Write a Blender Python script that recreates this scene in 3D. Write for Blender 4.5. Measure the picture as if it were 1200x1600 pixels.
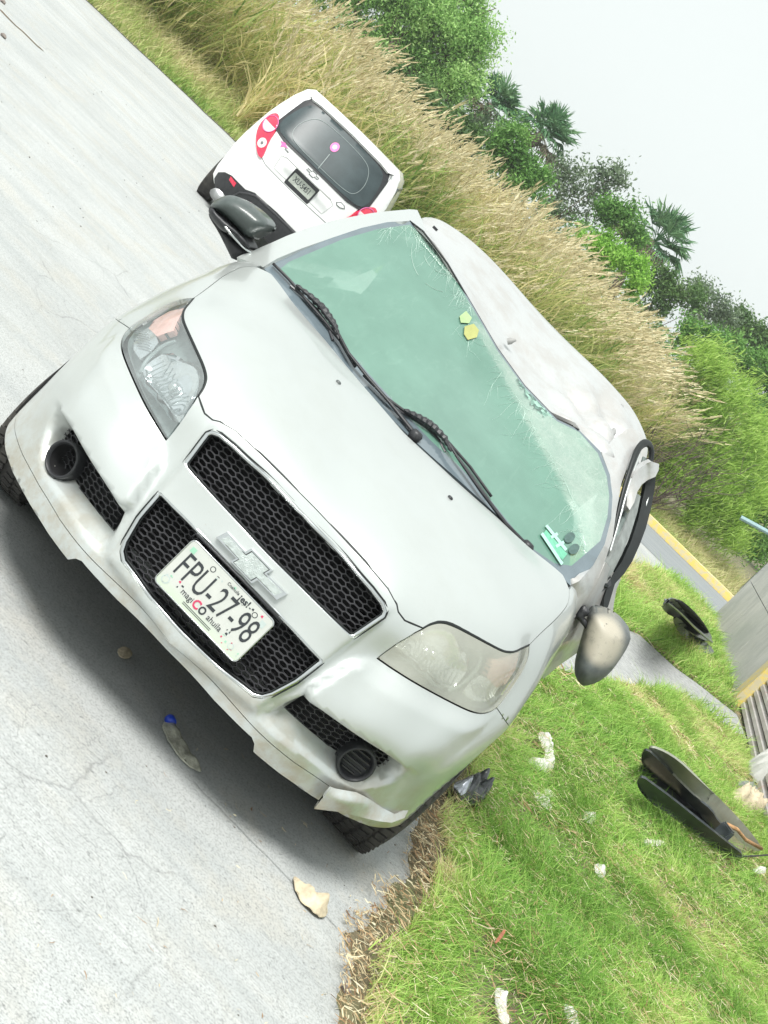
import bpy, bmesh, math, random
import numpy as np
from mathutils import Vector, Matrix
from mathutils.geometry import delaunay_2d_cdt

for o in list(bpy.data.objects): bpy.data.objects.remove(o)
scene = bpy.context.scene
COL = scene.collection
R = math.radians
PI = math.pi

# ------------------------------------------------------------------ camera
CAM = np.array([0.213063, -3.621786, 1.555493])
CAM_X = np.array([0.71021961, 0.13523027, 0.69086965])
CAM_Y = np.array([0.70382227, -0.11561267, -0.70090508])   # down
CAM_F = np.array([-0.0149103, 0.98404598, -0.17728846])
FPX = 2300.41
cd = bpy.data.cameras.new('camera'); cam = bpy.data.objects.new('camera', cd); COL.objects.link(cam)
cam.matrix_world = Matrix(((CAM_X[0], -CAM_Y[0], -CAM_F[0], CAM[0]),
                           (CAM_X[1], -CAM_Y[1], -CAM_F[1], CAM[1]),
                           (CAM_X[2], -CAM_Y[2], -CAM_F[2], CAM[2]), (0, 0, 0, 1)))
cd.sensor_fit = 'VERTICAL'; cd.sensor_height = 36.0; cd.lens = 36.0 * FPX / 1600.0
cd.clip_start = 0.05; cd.clip_end = 3000
scene.camera = cam
scene.render.resolution_x = 768; scene.render.resolution_y = 1024

# ------------------------------------------------------------------ daylight (bright overcast)
SUN_EL, SUN_AZ = R(57), R(-150)          # azimuth from +Y towards +X
world = bpy.data.worlds.new('World'); scene.world = world; world.use_nodes = True
wn = world.node_tree; wn.nodes.clear()
sky = wn.nodes.new('ShaderNodeTexSky'); sky.sky_type = 'NISHITA'; sky.sun_disc = False
sky.sun_elevation = SUN_EL; sky.sun_rotation = SUN_AZ
sky.air_density = 1.0; sky.dust_density = 4.0; sky.ozone_density = 1.0
hsv = wn.nodes.new('ShaderNodeHueSaturation'); hsv.inputs['Saturation'].default_value = 0.10
hsv.inputs['Value'].default_value = 1.0
wmix = wn.nodes.new('ShaderNodeMix'); wmix.data_type = 'RGBA'; wmix.blend_type = 'MIX'
wmix.inputs[0].default_value = 0.72
wmix.inputs[7].default_value = (8.15, 8.8, 8.62, 1)      # the even white cloud deck
bg = wn.nodes.new('ShaderNodeBackground'); bg.inputs['Strength'].default_value = 0.077
wo = wn.nodes.new('ShaderNodeOutputWorld')
wn.links.new(sky.outputs[0], hsv.inputs['Color']); wn.links.new(hsv.outputs[0], wmix.inputs[6])
wn.links.new(wmix.outputs[2], bg.inputs['Color']); wn.links.new(bg.outputs[0], wo.inputs[0])
sl = bpy.data.lights.new('sun', 'SUN'); sl.energy = 2.5; sl.angle = R(22); sl.color = (1.0, 0.985, 0.95)
so = bpy.data.objects.new('sun', sl); COL.objects.link(so)
sd = Vector((math.sin(SUN_AZ) * math.cos(SUN_EL), math.cos(SUN_AZ) * math.cos(SUN_EL), math.sin(SUN_EL)))
so.rotation_euler = sd.to_track_quat('Z', 'Y').to_euler(); so.location = (0, 0, 30)
scene.view_settings.view_transform = 'Standard'; scene.view_settings.look = 'None'
scene.view_settings.exposure = 0.82; scene.view_settings.gamma = 1.0
scene.view_settings.use_curve_mapping = False

# ------------------------------------------------------------------ helpers: objects
def thing(name, label, cat, loc=(0, 0, 0), rot=(0, 0, 0), group=None):
    o = bpy.data.objects.new(name, None); COL.objects.link(o)
    o.empty_display_size = 0.2
    o.location = loc; o.rotation_euler = rot; o['label'] = label; o['category'] = cat
    if group: o['group'] = group
    return o
def tag(o, label=None, cat=None, group=None, kind=None):
    if label: o['label'] = label
    if cat: o['category'] = cat
    if group: o['group'] = group
    if kind: o['kind'] = kind
    return o
def mesh_obj(name, verts, faces, mat=None, parent=None, smooth=False, loc=None):
    me = bpy.data.meshes.new(name)
    me.from_pydata([tuple(map(float, v)) for v in verts], [], [tuple(f) for f in faces]); me.update()
    if smooth: me.polygons.foreach_set('use_smooth', [True] * len(me.polygons))
    o = bpy.data.objects.new(name, me); COL.objects.link(o)
    if mat: me.materials.append(mat)
    if parent is not None: o.parent = parent
    if loc is not None: o.location = loc
    return o
def bm_obj(name, bm, mat=None, parent=None, smooth=False, angle=None):
    me = bpy.data.meshes.new(name)
    bmesh.ops.recalc_face_normals(bm, faces=bm.faces)
    bm.to_mesh(me); bm.free()
    if smooth or angle: me.polygons.foreach_set('use_smooth', [True] * len(me.polygons))
    if angle: me.set_sharp_from_angle(angle=R(angle))
    o = bpy.data.objects.new(name, me); COL.objects.link(o)
    if mat: me.materials.append(mat)
    if parent is not None: o.parent = parent
    return o
def bulk(name, V, F, mat, attr=None, parent=None, smooth=False):
    """V (n,3), F (m,k) numpy; attr dict name->(n,) float per vertex or (n,3)."""
    me = bpy.data.meshes.new(name)
    n, (m, k) = len(V), F.shape
    me.vertices.add(n); me.vertices.foreach_set('co', np.ascontiguousarray(V, dtype=np.float32).ravel())
    me.loops.add(m * k); me.loops.foreach_set('vertex_index', F.astype(np.int32).ravel())
    me.polygons.add(m); me.polygons.foreach_set('loop_start', np.arange(0, m * k, k, dtype=np.int32))
    me.polygons.foreach_set('loop_total', np.full(m, k, dtype=np.int32))
    if smooth: me.polygons.foreach_set('use_smooth', np.ones(m, dtype=bool))
    me.update(calc_edges=True)
    for an, av in (attr or {}).items():
        av = np.asarray(av, dtype=np.float32)
        if av.ndim == 1:
            a = me.attributes.new(an, 'FLOAT', 'POINT'); a.data.foreach_set('value', av)
        else:
            a = me.attributes.new(an, 'FLOAT_VECTOR', 'POINT'); a.data.foreach_set('vector', av.ravel())
    me.materials.append(mat)
    o = bpy.data.objects.new(name, me); COL.objects.link(o)
    if parent is not None: o.parent = parent
    return o
def bm_box(bm, c, s, rot=None, bevel=0):
    m = Matrix.Translation(c)
    if rot is not None: m = m @ (rot.to_4x4() if hasattr(rot, 'to_4x4') else rot)
    m = m @ Matrix.Diagonal((s[0], s[1], s[2], 1))
    g = bmesh.ops.create_cube(bm, size=1, matrix=m)
    if bevel:
        es = list({e for v in g['verts'] for e in v.link_edges})
        bmesh.ops.bevel(bm, geom=es, offset=bevel, segments=2, affect='EDGES')
def bm_tube(bm, pts, rad, seg=8, closed=False, flat=None, up=None, caps=True):
    """sweep a circle (or ellipse: flat=(a,b) multipliers) along pts; rad number or list"""
    P = [Vector(p) for p in pts]; n = len(P)
    rings = []; prev = None
    for i in range(n):
        a = P[(i - 1) % n] if (closed or i > 0) else P[i]
        b = P[(i + 1) % n] if (closed or i < n - 1) else P[i]
        t = (b - a).normalized()
        if up is not None: u = Vector(up)
        else: u = prev if prev is not None else (Vector((0, 0, 1)) if abs(t.z) < .9 else Vector((1, 0, 0)))
        s = t.cross(u)
        if s.length < 1e-6: s = t.orthogonal()
        s.normalize(); u = s.cross(t).normalized(); prev = u
        r = rad[i] if hasattr(rad, '__len__') else rad
        fa, fb = flat or (1, 1)
        rings.append([bm.verts.new(P[i] + s * (math.cos(2 * PI * k / seg) * r * fa) + u * (math.sin(2 * PI * k / seg) * r * fb)) for k in range(seg)])
    for i in range(n if closed else n - 1):
        A, B = rings[i], rings[(i + 1) % n]
        for k in range(seg):
            bm.faces.new((A[k], A[(k + 1) % seg], B[(k + 1) % seg], B[k]))
    if not closed and caps:
        bm.faces.new(rings[0][::-1]); bm.faces.new(rings[-1])
def bm_lathe(bm, prof, mat, seg=32):
    """prof list of (r, z); mat 4x4 placing local z axis"""
    rings = []
    for r, z in prof:
        if r < 1e-6: rings.append([bm.verts.new(mat @ Vector((0, 0, z)))])
        else: rings.append([bm.verts.new(mat @ Vector((r * math.cos(2 * PI * k / seg), r * math.sin(2 * PI * k / seg), z))) for k in range(seg)])
    for A, B in zip(rings, rings[1:]):
        for k in range(seg):
            if len(A) == 1 and len(B) == 1: continue
            if len(A) == 1: bm.faces.new((A[0], B[(k + 1) % seg], B[k]))
            elif len(B) == 1: bm.faces.new((A[k], A[(k + 1) % seg], B[0]))
            else: bm.faces.new((A[k], A[(k + 1) % seg], B[(k + 1) % seg], B[k]))

# ------------------------------------------------------------------ helpers: materials
class NT:
    def __init__(s, name):
        s.m = bpy.data.materials.new(name); s.m.use_nodes = True; s.t = s.m.node_tree; s.t.nodes.clear()
        s.out = s.t.nodes.new('ShaderNodeOutputMaterial')
    def n(s, typ, **kw):
        nd = s.t.nodes.new(typ)
        for k, v in kw.items():
            if k.startswith('i_'):
                key = k[2:]; key = int(key) if key.isdigit() else key.replace('_', ' ')
                nd.inputs[key].default_value = v
            else: setattr(nd, k, v)
        return nd
    def l(s, a, b): s.t.links.new(a, b)
    def coord(s, scale=(1, 1, 1), kind='Object'):
        tc = s.n('ShaderNodeTexCoord'); mp = s.n('ShaderNodeMapping'); mp.inputs['Scale'].default_value = scale
        s.l(tc.outputs[kind], mp.inputs[0]); return mp.outputs[0]
    def noise(s, vec, scale, detail=4, rough=.6, dist=0):
        nd = s.n('ShaderNodeTexNoise'); nd.inputs['Scale'].default_value = scale; nd.inputs['Detail'].default_value = detail
        nd.inputs['Roughness'].default_value = rough; nd.inputs['Distortion'].default_value = dist
        if vec is not None: s.l(vec, nd.inputs['Vector'])
        return nd.outputs['Fac']
    def ramp(s, fac, stops, interp='LINEAR'):
        nd = s.n('ShaderNodeValToRGB'); cr = nd.color_ramp; cr.interpolation = interp
        while len(cr.elements) < len(stops): cr.elements.new(0.5)
        for e, (p, c) in zip(cr.elements, stops):
            e.position = p; e.color = (c, c, c, 1) if not hasattr(c, '__len__') else (*c, 1)
        s.l(fac, nd.inputs[0]); return nd.outputs[0]
    def mix(s, fac, a, b, mode='MIX'):
        nd = s.n('ShaderNodeMix'); nd.data_type = 'RGBA'; nd.blend_type = mode
        for sock, v in ((nd.inputs[0], fac), (nd.inputs[6], a), (nd.inputs[7], b)):
            if hasattr(v, 'is_linked'): s.l(v, sock)
            elif hasattr(v, '__len__'): sock.default_value = (*v, 1)
            else: sock.default_value = v
        return nd.outputs[2]
    def math(s, op, a, b=None):
        nd = s.n('ShaderNodeMath'); nd.operation = op
        for sock, v in ((nd.inputs[0], a), (nd.inputs[1], b)):
            if v is None: continue
            if hasattr(v, 'is_linked'): s.l(v, sock)
            else: sock.default_value = v
        return nd.outputs[0]
    def attr(s, name, out='Fac'):
        nd = s.n('ShaderNodeAttribute'); nd.attribute_name = name; return nd.outputs[out]
    def bump(s, h, strength=.3, dist=.01):
        nd = s.n('ShaderNodeBump'); nd.inputs['Strength'].default_value = strength; nd.inputs['Distance'].default_value = dist
        s.l(h, nd.inputs['Height']); return nd.outputs[0]
    def bsdf(s, color, rough=.5, metal=0, coat=0, bump=None, **kw):
        b = s.n('ShaderNodeBsdfPrincipled')
        def put(k, v):
            sock = b.inputs[k]
            if hasattr(v, 'is_linked'): s.l(v, sock)
            elif hasattr(v, '__len__') and len(v) == 3: sock.default_value = (*v, 1)
            else: sock.default_value = v
        put('Base Color', color); put('Roughness', rough); put('Metallic', metal); put('Coat Weight', coat)
        if coat: b.inputs['Coat Roughness'].default_value = .06
        if bump is not None: s.l(bump, b.inputs['Normal'])
        for k, v in kw.items(): put(k.replace('_', ' '), v)
        s.l(b.outputs[0], s.out.inputs[0]); s.b = b
        return s
def simple(name, color, rough=.5, metal=0, var=.12, scale=25, bump=0, coat=0, kind='Object', **kw):
    t = NT(name); v = t.coord(kind=kind)
    f = t.noise(v, scale)
    c = t.mix(t.ramp(f, [(.3, 0), (.7, 1)]), tuple(x * (1 - var) for x in color), tuple(min(1, x * (1 + var)) for x in color))
    bp = t.bump(t.noise(v, scale * 4), bump, .004) if bump else None
    t.bsdf(c, rough, metal, coat, bump=bp, **kw)
    return t.m
# ------------------------------------------------------------------ sight lines in the silver car's own frame (used for measuring only)
RHO = R(1.2)
_c, _s = math.cos(RHO), math.sin(RHO)
MC = np.array([[_c, 0, _s], [0, 1, 0], [-_s, 0, _c]])
CC = MC.T @ CAM; CX = MC.T @ CAM_X; CY = MC.T @ CAM_Y; CF = MC.T @ CAM_F
def cray(px, car=True):
    if car: return CC, CF + CX * (px[0] - 600) / FPX + CY * (px[1] - 800) / FPX
    return CAM, CAM_F + CAM_X * (px[0] - 600) / FPX + CAM_Y * (px[1] - 800) / FPX
def at_plane(px, ax, val, car=True):
    C, v = cray(px, car); return C + v * (val - C[ax]) / v[ax]
def aty(px, y, car=True): return at_plane(px, 1, y, car)
def atz(px, z=0.0, car=False): return at_plane(px, 2, z, car)

class RBF:
    """smooth interpolation, kernel r^3 + linear"""
    def __init__(s, X, v, reg=1e-5):
        X = np.asarray(X, float); v = np.asarray(v, float); s.X = X; n, d = X.shape
        K = np.linalg.norm(X[:, None] - X[None], axis=2) ** 3
        Pm = np.hstack([X, np.ones((n, 1))])
        A = np.zeros((n + d + 1, n + d + 1)); A[:n, :n] = K + reg * np.eye(n); A[:n, n:] = Pm; A[n:, :n] = Pm.T
        s.w = np.linalg.solve(A, np.concatenate([v, np.zeros(d + 1)]) if v.ndim == 1 else np.vstack([v, np.zeros((d + 1, v.shape[1]))]))
    def __call__(s, Q):
        Q = np.atleast_2d(np.asarray(Q, float))
        K = np.linalg.norm(Q[:, None] - s.X[None], axis=2) ** 3
        return K @ s.w[:len(s.X)] + np.hstack([Q, np.ones((len(Q), 1))]) @ s.w[len(s.X):]

# ------------------------------------------------------------------ the front body surface: a star-shaped shell about OC
OC = np.array([0.0, 1.25, 0.42])
HALF = [  # measured points of the undamaged half (x >= 0)
 (0,.075,.16),(0,.028,.25),(0,.04,.32),(0,.058,.42),(0,.078,.50),(0,.092,.56),(0,.105,.61),(0,.138,.71),(0,.165,.745),(0,.30,.820),(0,.50,.898),(0,.695,.948),(0,.83,.972),(0,.98,1.0),
 (.2,.032,.25),(.2,.045,.34),(.2,.07,.45),(.2,.093,.54),(.2,.105,.60),(.2,.142,.71),(.2,.172,.75),(.238,.695,.953),(.24,.45,.885),
 (.34,.070,.16),(.336,.040,.24),(.34,.064,.32),(.35,.072,.40),(.32,.095,.50),(.32,.114,.596),(.34,.156,.71),(.36,.22,.765),(.40,.42,.868),(.42,.70,.945),(.39,.93,.983),
 (.403,.175,.586),(.431,.216,.726),(.54,.33,.775),(.55,.60,.905),(.56,.85,.966),(.56,.98,.985),(.704,1.045,.987),
 (.671,.478,.802),(.705,.627,.834),(.73,.80,.90),(.75,.98,.945),(.76,1.15,.965),
 (.46,.115,.25),(.47,.125,.36),(.49,.135,.46),(.52,.21,.58),(.50,.23,.68),
 (.573,.195,.24),(.573,.200,.33),(.60,.205,.45),(.60,.28,.57),(.62,.36,.70),
 (.69,.295,.23),(.70,.300,.33),(.71,.305,.45),(.70,.40,.60),
 (.77,.39,.23),(.78,.415,.34),(.785,.42,.46),(.759,.519,.615),(.755,.60,.72),
 (.82,.50,.25),(.83,.55,.36),(.833,.57,.45),(.792,.591,.628),(.80,.70,.72),
 (.845,.66,.28),(.855,.70,.40),(.862,.715,.50),(.858,.72,.595),
 (.855,.86,.60),(.848,.85,.70),(.81,.90,.82),(.855,1.05,.60),(.855,1.05,.72),(.825,1.05,.84),(.86,1.05,.40),(.86,1.05,.2),(.855,.86,.4),(.85,.86,.2),
 (.865,1.25,.60),(.865,1.25,.42),(.86,1.25,.2),(.85,1.25,.76),(.80,1.25,.92),(.76,1.25,.965),(.35,1.25,1.03),(0,1.25,1.04),
]
_H = []
for p in HALF:
    _H.append(p)
    if p[0] > 0: _H.append((-p[0], p[1], p[2]))
_H = np.array(_H) - OC
_rr = np.linalg.norm(_H, axis=1)
STAR = RBF(_H / _rr[:, None], _rr, 1e-4)
def star_r(D):
    D = np.atleast_2d(D); D = D / np.linalg.norm(D, axis=1)[:, None]
    return STAR(D)
D0 = np.array([0, -1, .55]); D0 /= np.linalg.norm(D0)
E1 = np.array([1.0, 0, 0]); E2 = np.cross(E1, D0); E2 = E2 if E2[2] > 0 else -E2
def to_chart(P):
    D = np.atleast_2d(P) - OC; D = D / np.linalg.norm(D, axis=1)[:, None]
    th = np.arccos(np.clip(D @ D0, -1, 1)); a, b = D @ E1, D @ E2
    h = np.hypot(a, b) + 1e-12
    return np.stack([a / h * th, b / h * th], 1)
def chart_dir(q):
    q = np.atleast_2d(q); th = np.hypot(q[:, 0], q[:, 1]) + 1e-12
    return D0 * np.cos(th)[:, None] + (E1 * q[:, :1] + E2 * q[:, 1:]) / th[:, None] * np.sin(th)[:, None]
def surf(px):
    """where the sight line through a pixel meets the front body"""
    C, v = cray(px)
    t = np.linspace(3.2, 6.2, 220)
    P = C + v * t[:, None]
    D = P - OC
    g = np.linalg.norm(D, axis=1) - star_r(D)
    i = np.where(g < 0)[0]
    if len(i) == 0: i0 = int(np.argmin(g)); return P[i0]
    i0 = i[0]; a, b = t[i0 - 1], t[i0]
    for _ in range(14):
        m = (a + b) / 2; Q = C + v * m - OC
        if np.linalg.norm(Q) - star_r(Q)[0] < 0: b = m
        else: a = m
    return C + v * (a + b) / 2
def on_star(P):
    """push 3-D points radially on to the shell"""
    D = np.atleast_2d(np.asarray(P, float)) - OC
    D = D / np.linalg.norm(D, axis=1)[:, None]
    return OC + D * star_r(D)[:, None]
def sxz(x, z):
    """front point with given x, z"""
    y = np.linspace(-.15, 1.2, 200); P = np.stack([np.full(200, x), y, np.full(200, z)], 1) - OC
    g = np.linalg.norm(P, axis=1) - star_r(P); i = np.where(g < 0)[0]
    i0 = i[0] if len(i) else 100
    return np.array([x, y[i0], z])
def dense(pts, step, closed=False):
    pts = [np.asarray(p, float) for p in pts]; out = []
    n = len(pts)
    for i in range(n if closed else n - 1):
        a, b = pts[i], pts[(i + 1) % n]; k = max(1, int(np.ceil(np.linalg.norm(b - a) / step)))
        out += [a + (b - a) * j / k for j in range(k)]
    if not closed: out.append(pts[-1])
    return np.array(out)
def smoothline(pts, it=2, closed=False):
    """Chaikin corner cutting"""
    P = [np.asarray(p, float) for p in pts]
    for _ in range(it):
        Q = []; n = len(P)
        for i in range(n if closed else n - 1):
            a, b = P[i], P[(i + 1) % n]; Q += [a * .75 + b * .25, a * .25 + b * .75]
        if not closed: Q = [P[0]] + Q + [P[-1]]
        P = Q
    return P
def inpoly(Q, poly):
    Q = np.atleast_2d(Q); x, y = Q[:, 0], Q[:, 1]; r = np.zeros(len(Q), bool)
    n = len(poly); j = n - 1
    for i in range(n):
        xi, yi = poly[i]; xj, yj = poly[j]
        c = ((yi > y) != (yj > y)) & (x < (xj - xi) * (y - yi) / (yj - yi + 1e-15) + xi)
        r ^= c; j = i
    return r
def dist_poly(Q, poly, closed=True):
    Q = np.atleast_2d(Q); best = np.full(len(Q), 1e9); n = len(poly)
    for i in range(n if closed else n - 1):
        a = np.asarray(poly[i]); b = np.asarray(poly[(i + 1) % n]); ab = b - a
        t = np.clip(((Q - a) @ ab) / (ab @ ab + 1e-15), 0, 1)
        best = np.minimum(best, np.linalg.norm(Q - (a + t[:, None] * ab), axis=1))
    return best
def mirror(P): return [np.array([-p[0], p[1], p[2]]) for p in P]
def rc(P):  # to chart, list of 2-D
    return [q for q in to_chart(np.array(P))]
def cdt(points, polys, lines=()):
    """constrained triangulation; returns verts(n,2), tris(m,3)"""
    V = [Vector(p) for p in points]; E = []; 
    for pl, closed in [(p, True) for p in polys] + [(p, False) for p in lines]:
        i0 = len(V); V += [Vector(p) for p in pl]; n = len(pl)
        E += [(i0 + i, i0 + (i + 1) % n) for i in range(n if closed else n - 1)]
    o = delaunay_2d_cdt(V, E, [], 0, 1e-5)
    return np.array([tuple(v) for v in o[0]]), np.array([tuple(f) for f in o[2] if len(f) == 3])
def hexgrid(lo, hi, s):
    out = []; r = 0; y = lo[1]
    while y < hi[1]:
        x = lo[0] + (s / 2 if r % 2 else 0)
        while x < hi[0]: out.append((x, y)); x += s
        y += s * .866; r += 1
    return np.array(out)
def panel(name, V3, T, mat, parent, nrm=None, gap=.0018, depth=.014, attr=None, dirv=None):
    """faces of a shell as a sheet-metal panel: edge pulled in, folded inwards, smooth inside"""
    used = np.unique(T); idx = -np.ones(len(V3), int); idx[used] = np.arange(len(used)); T = idx[T]; P = V3[used].copy()
    A = {k: np.asarray(v)[used] for k, v in (attr or {}).items()}
    fn = np.cross(P[T[:, 1]] - P[T[:, 0]], P[T[:, 2]] - P[T[:, 0]])
    ref = (P[T].mean(1) - OC) if nrm is None else np.tile(np.asarray(nrm, float), (len(T), 1))
    flip = (fn * ref).sum(1) < 0; T[flip] = T[flip][:, ::-1]; fn[flip] *= -1
    N = np.zeros_like(P)
    for k in range(3): np.add.at(N, T[:, k], fn)
    N /= np.linalg.norm(N, axis=1)[:, None] + 1e-12
    cnt = {}
    for t in T:
        for k in range(3):
            e = (t[k], t[(k + 1) % 3]); cnt[e] = 1
    bd = [e for e in cnt if (e[1], e[0]) not in cnt]
    if gap:
        mv = np.zeros_like(P)
        for a, b in bd:
            tg = P[b] - P[a]; tg /= np.linalg.norm(tg) + 1e-12
            for v in (a, b): mv[v] += np.cross(N[v], tg)
        l = np.linalg.norm(mv, axis=1); k = l > 1e-6
        P[k] += mv[k] / l[k][:, None] * gap
    verts = [tuple(p) for p in P]; faces = [tuple(t) for t in T]; extra = {}; src = list(range(len(P)))
    for a, b in bd:
        for v in (a, b):
            if v not in extra:
                extra[v] = len(verts); verts.append(tuple(P[v] - (N[v] if dirv is None else np.asarray(dirv)) * depth)); src.append(v)
        faces.append((b, a, extra[a], extra[b]))
    me = bpy.data.meshes.new(name); me.from_pydata([tuple(map(float, v)) for v in verts], [], faces); me.update()
    me.polygons.foreach_set('use_smooth', [True] * len(me.polygons))
    bs = {tuple(sorted(e)) for e in bd}
    for e in me.edges:
        if tuple(sorted(e.vertices)) in bs: e.use_edge_sharp = True
    for k, v in A.items():
        v = v[src]; a = me.attributes.new(k, 'FLOAT', 'POINT'); a.data.foreach_set('value', v.astype(np.float32))
    o = bpy.data.objects.new(name, me); COL.objects.link(o); me.materials.append(mat); o.parent = parent
    return o
# ================================================================== MATERIALS of the silver car
def paint_mat(name, col, metal=.25, rough=.32, dirt=.0):
    t = NT(name); v = t.coord()
    f = t.noise(v, 3.0, 5); g = t.noise(v, 60, 3)
    c = t.mix(t.ramp(f, [(.35, 0), (.75, .55)]), col, tuple(x * .93 for x in col))
    # road grime that thickens towards the sill: a real film on the paint
    sep = t.n('ShaderNodeSeparateXYZ'); t.l(v, sep.inputs[0])
    low = t.n('ShaderNodeMapRange'); low.inputs['From Min'].default_value = .40; low.inputs['From Max'].default_value = .18
    t.l(sep.outputs['Z'], low.inputs['Value'])
    n2 = t.ramp(t.noise(v, 9, 6, .7), [(.42, 0), (.62, 1)])
    d = t.math('MULTIPLY', t.math('MULTIPLY', low.outputs[0], n2), dirt)
    c = t.mix(d, c, (.42, .37, .28))
    spk = t.ramp(t.noise(v, 140, 2, .5), [(.70, 0), (.74, .35)])
    c = t.mix(spk, c, (.45, .43, .38)); dust = t.ramp(t.noise(v, 2.2, 6, .72), [(.46, 0), (.70, .30)]); c = t.mix(dust, c, tuple(x * .82 for x in (col[0], col[1] * .98, col[2] * .92)))
    t.bsdf(c, t.math('ADD', t.math('MULTIPLY', f, .12), rough - .05), metal, .6)
    return t.m
M_PAINT = paint_mat('silver_paint', (.555, .585, .57), .50, .35, 1.0)
M_ROOF = None
def roof_paint():
    t = NT('scuffed_roof_paint'); v = t.coord()
    n = t.noise(v, 6, 6, .7); s = t.coord((18, 2, 2)); sc = t.noise(s, 6, 5, .75)
    c = t.mix(t.ramp(n, [(.45, 0), (.6, 1)]), (.52, .53, .525), (.47, .46, .44))
    c = t.mix(t.ramp(sc, [(.66, 0), (.76, .3)]), c, (.45, .42, .40))
    cr = t.attr('crush'); c = t.mix(t.math('MULTIPLY', cr, t.ramp(t.noise(v, 22, 5, .8), [(.48, 0), (.68, .6)])), c, (.48, .43, .41))
    t.bsdf(c, .42, .35, .4, bump=t.bump(t.noise(v, 14, 4, .6), .25, .02)); return t.m
M_ROOF = roof_paint()
M_BLACK = simple('black_plastic', (.022, .023, .026), .45, var=.3, scale=30, bump=.15)
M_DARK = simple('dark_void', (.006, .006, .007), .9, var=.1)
M_RUBBER = simple('door_rubber', (.006, .009, .009), .5, var=.35, scale=14)
M_CHROME = simple('satin_chrome', (.60, .62, .62), .16, 1.0, var=.06, scale=20)
M_MESH = simple('grille_plastic', (.055, .055, .06), .38, var=.2, scale=60)
def mirror_plastic(name, mud):
    t = NT(name); v = t.coord()
    c = t.mix(t.ramp(t.noise(v, 18, 5, .7), [(.35, 0), (.7, 1)]), (.075, .085, .085), (.14, .155, .15))
    if mud:
        a = t.attr('mud'); m = t.math('MULTIPLY', a, t.ramp(t.noise(v, 30, 6, .75), [(.30, .5), (.45, 1)]))
        c = t.mix(m, c, (.40, .37, .30)); c = t.mix(t.math('MULTIPLY', a, t.ramp(t.noise(v, 24, 4, .6), [(.62, 0), (.66, .9)])), c, (.05, .05, .05))
    t.bsdf(c, .5 if mud else .38, bump=t.bump(t.noise(v, 90, 3), .2, .003)); return t.m
M_MIRROR = mirror_plastic('mirror_plastic', False)
M_MUD = mirror_plastic('muddy_mirror_plastic', True)
def tyre_mat():
    t = NT('tyre_rubber'); v = t.coord()
    c = t.mix(t.ramp(t.noise(v, 12, 5), [(.35, 0), (.7, 1)]), (.028, .027, .026), (.075, .07, .062))
    t.bsdf(c, .85, bump=t.bump(t.noise(v, 80, 3), .3, .003)); return t.m
M_TYRE = tyre_mat()
M_ALLOY = simple('wheel_steel', (.45, .46, .46), .35, .8)
def glass_shell(name, col, haze, rough=.08, extra=None):
    """see-through glass under a diffuse film: dust, and on the windshield painted sky reflection"""
    t = NT(name); v = t.coord()
    tr = t.n('ShaderNodeBsdfTransparent'); tr.inputs[0].default_value = (*[.55 + .45 * x for x in col], 1)
    b = t.n('ShaderNodeBsdfPrincipled'); b.inputs['Roughness'].default_value = rough
    b.inputs['Base Color'].default_value = (*col, 1); b.inputs['Coat Weight'].default_value = 1.0; b.inputs['Coat Roughness'].default_value = .03
    b.inputs['Coat IOR'].default_value = 1.6
    f = t.ramp(t.noise(v, 5, 5, .6), [(.3, haze - .08), (.7, haze + .06)])
    mx = t.n('ShaderNodeMixShader'); t.l(f, mx.inputs[0]); t.l(tr.outputs[0], mx.inputs[1]); t.l(b.outputs[0], mx.inputs[2])
    t.l(mx.outputs[0], t.out.inputs[0]); t.fac = f; t.b = b; t.mx = mx; t.v = v
    return t
_t = glass_shell('hazed_lamp_lens', (.72, .78, .78), .22); M_LENS = _t.m
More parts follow.
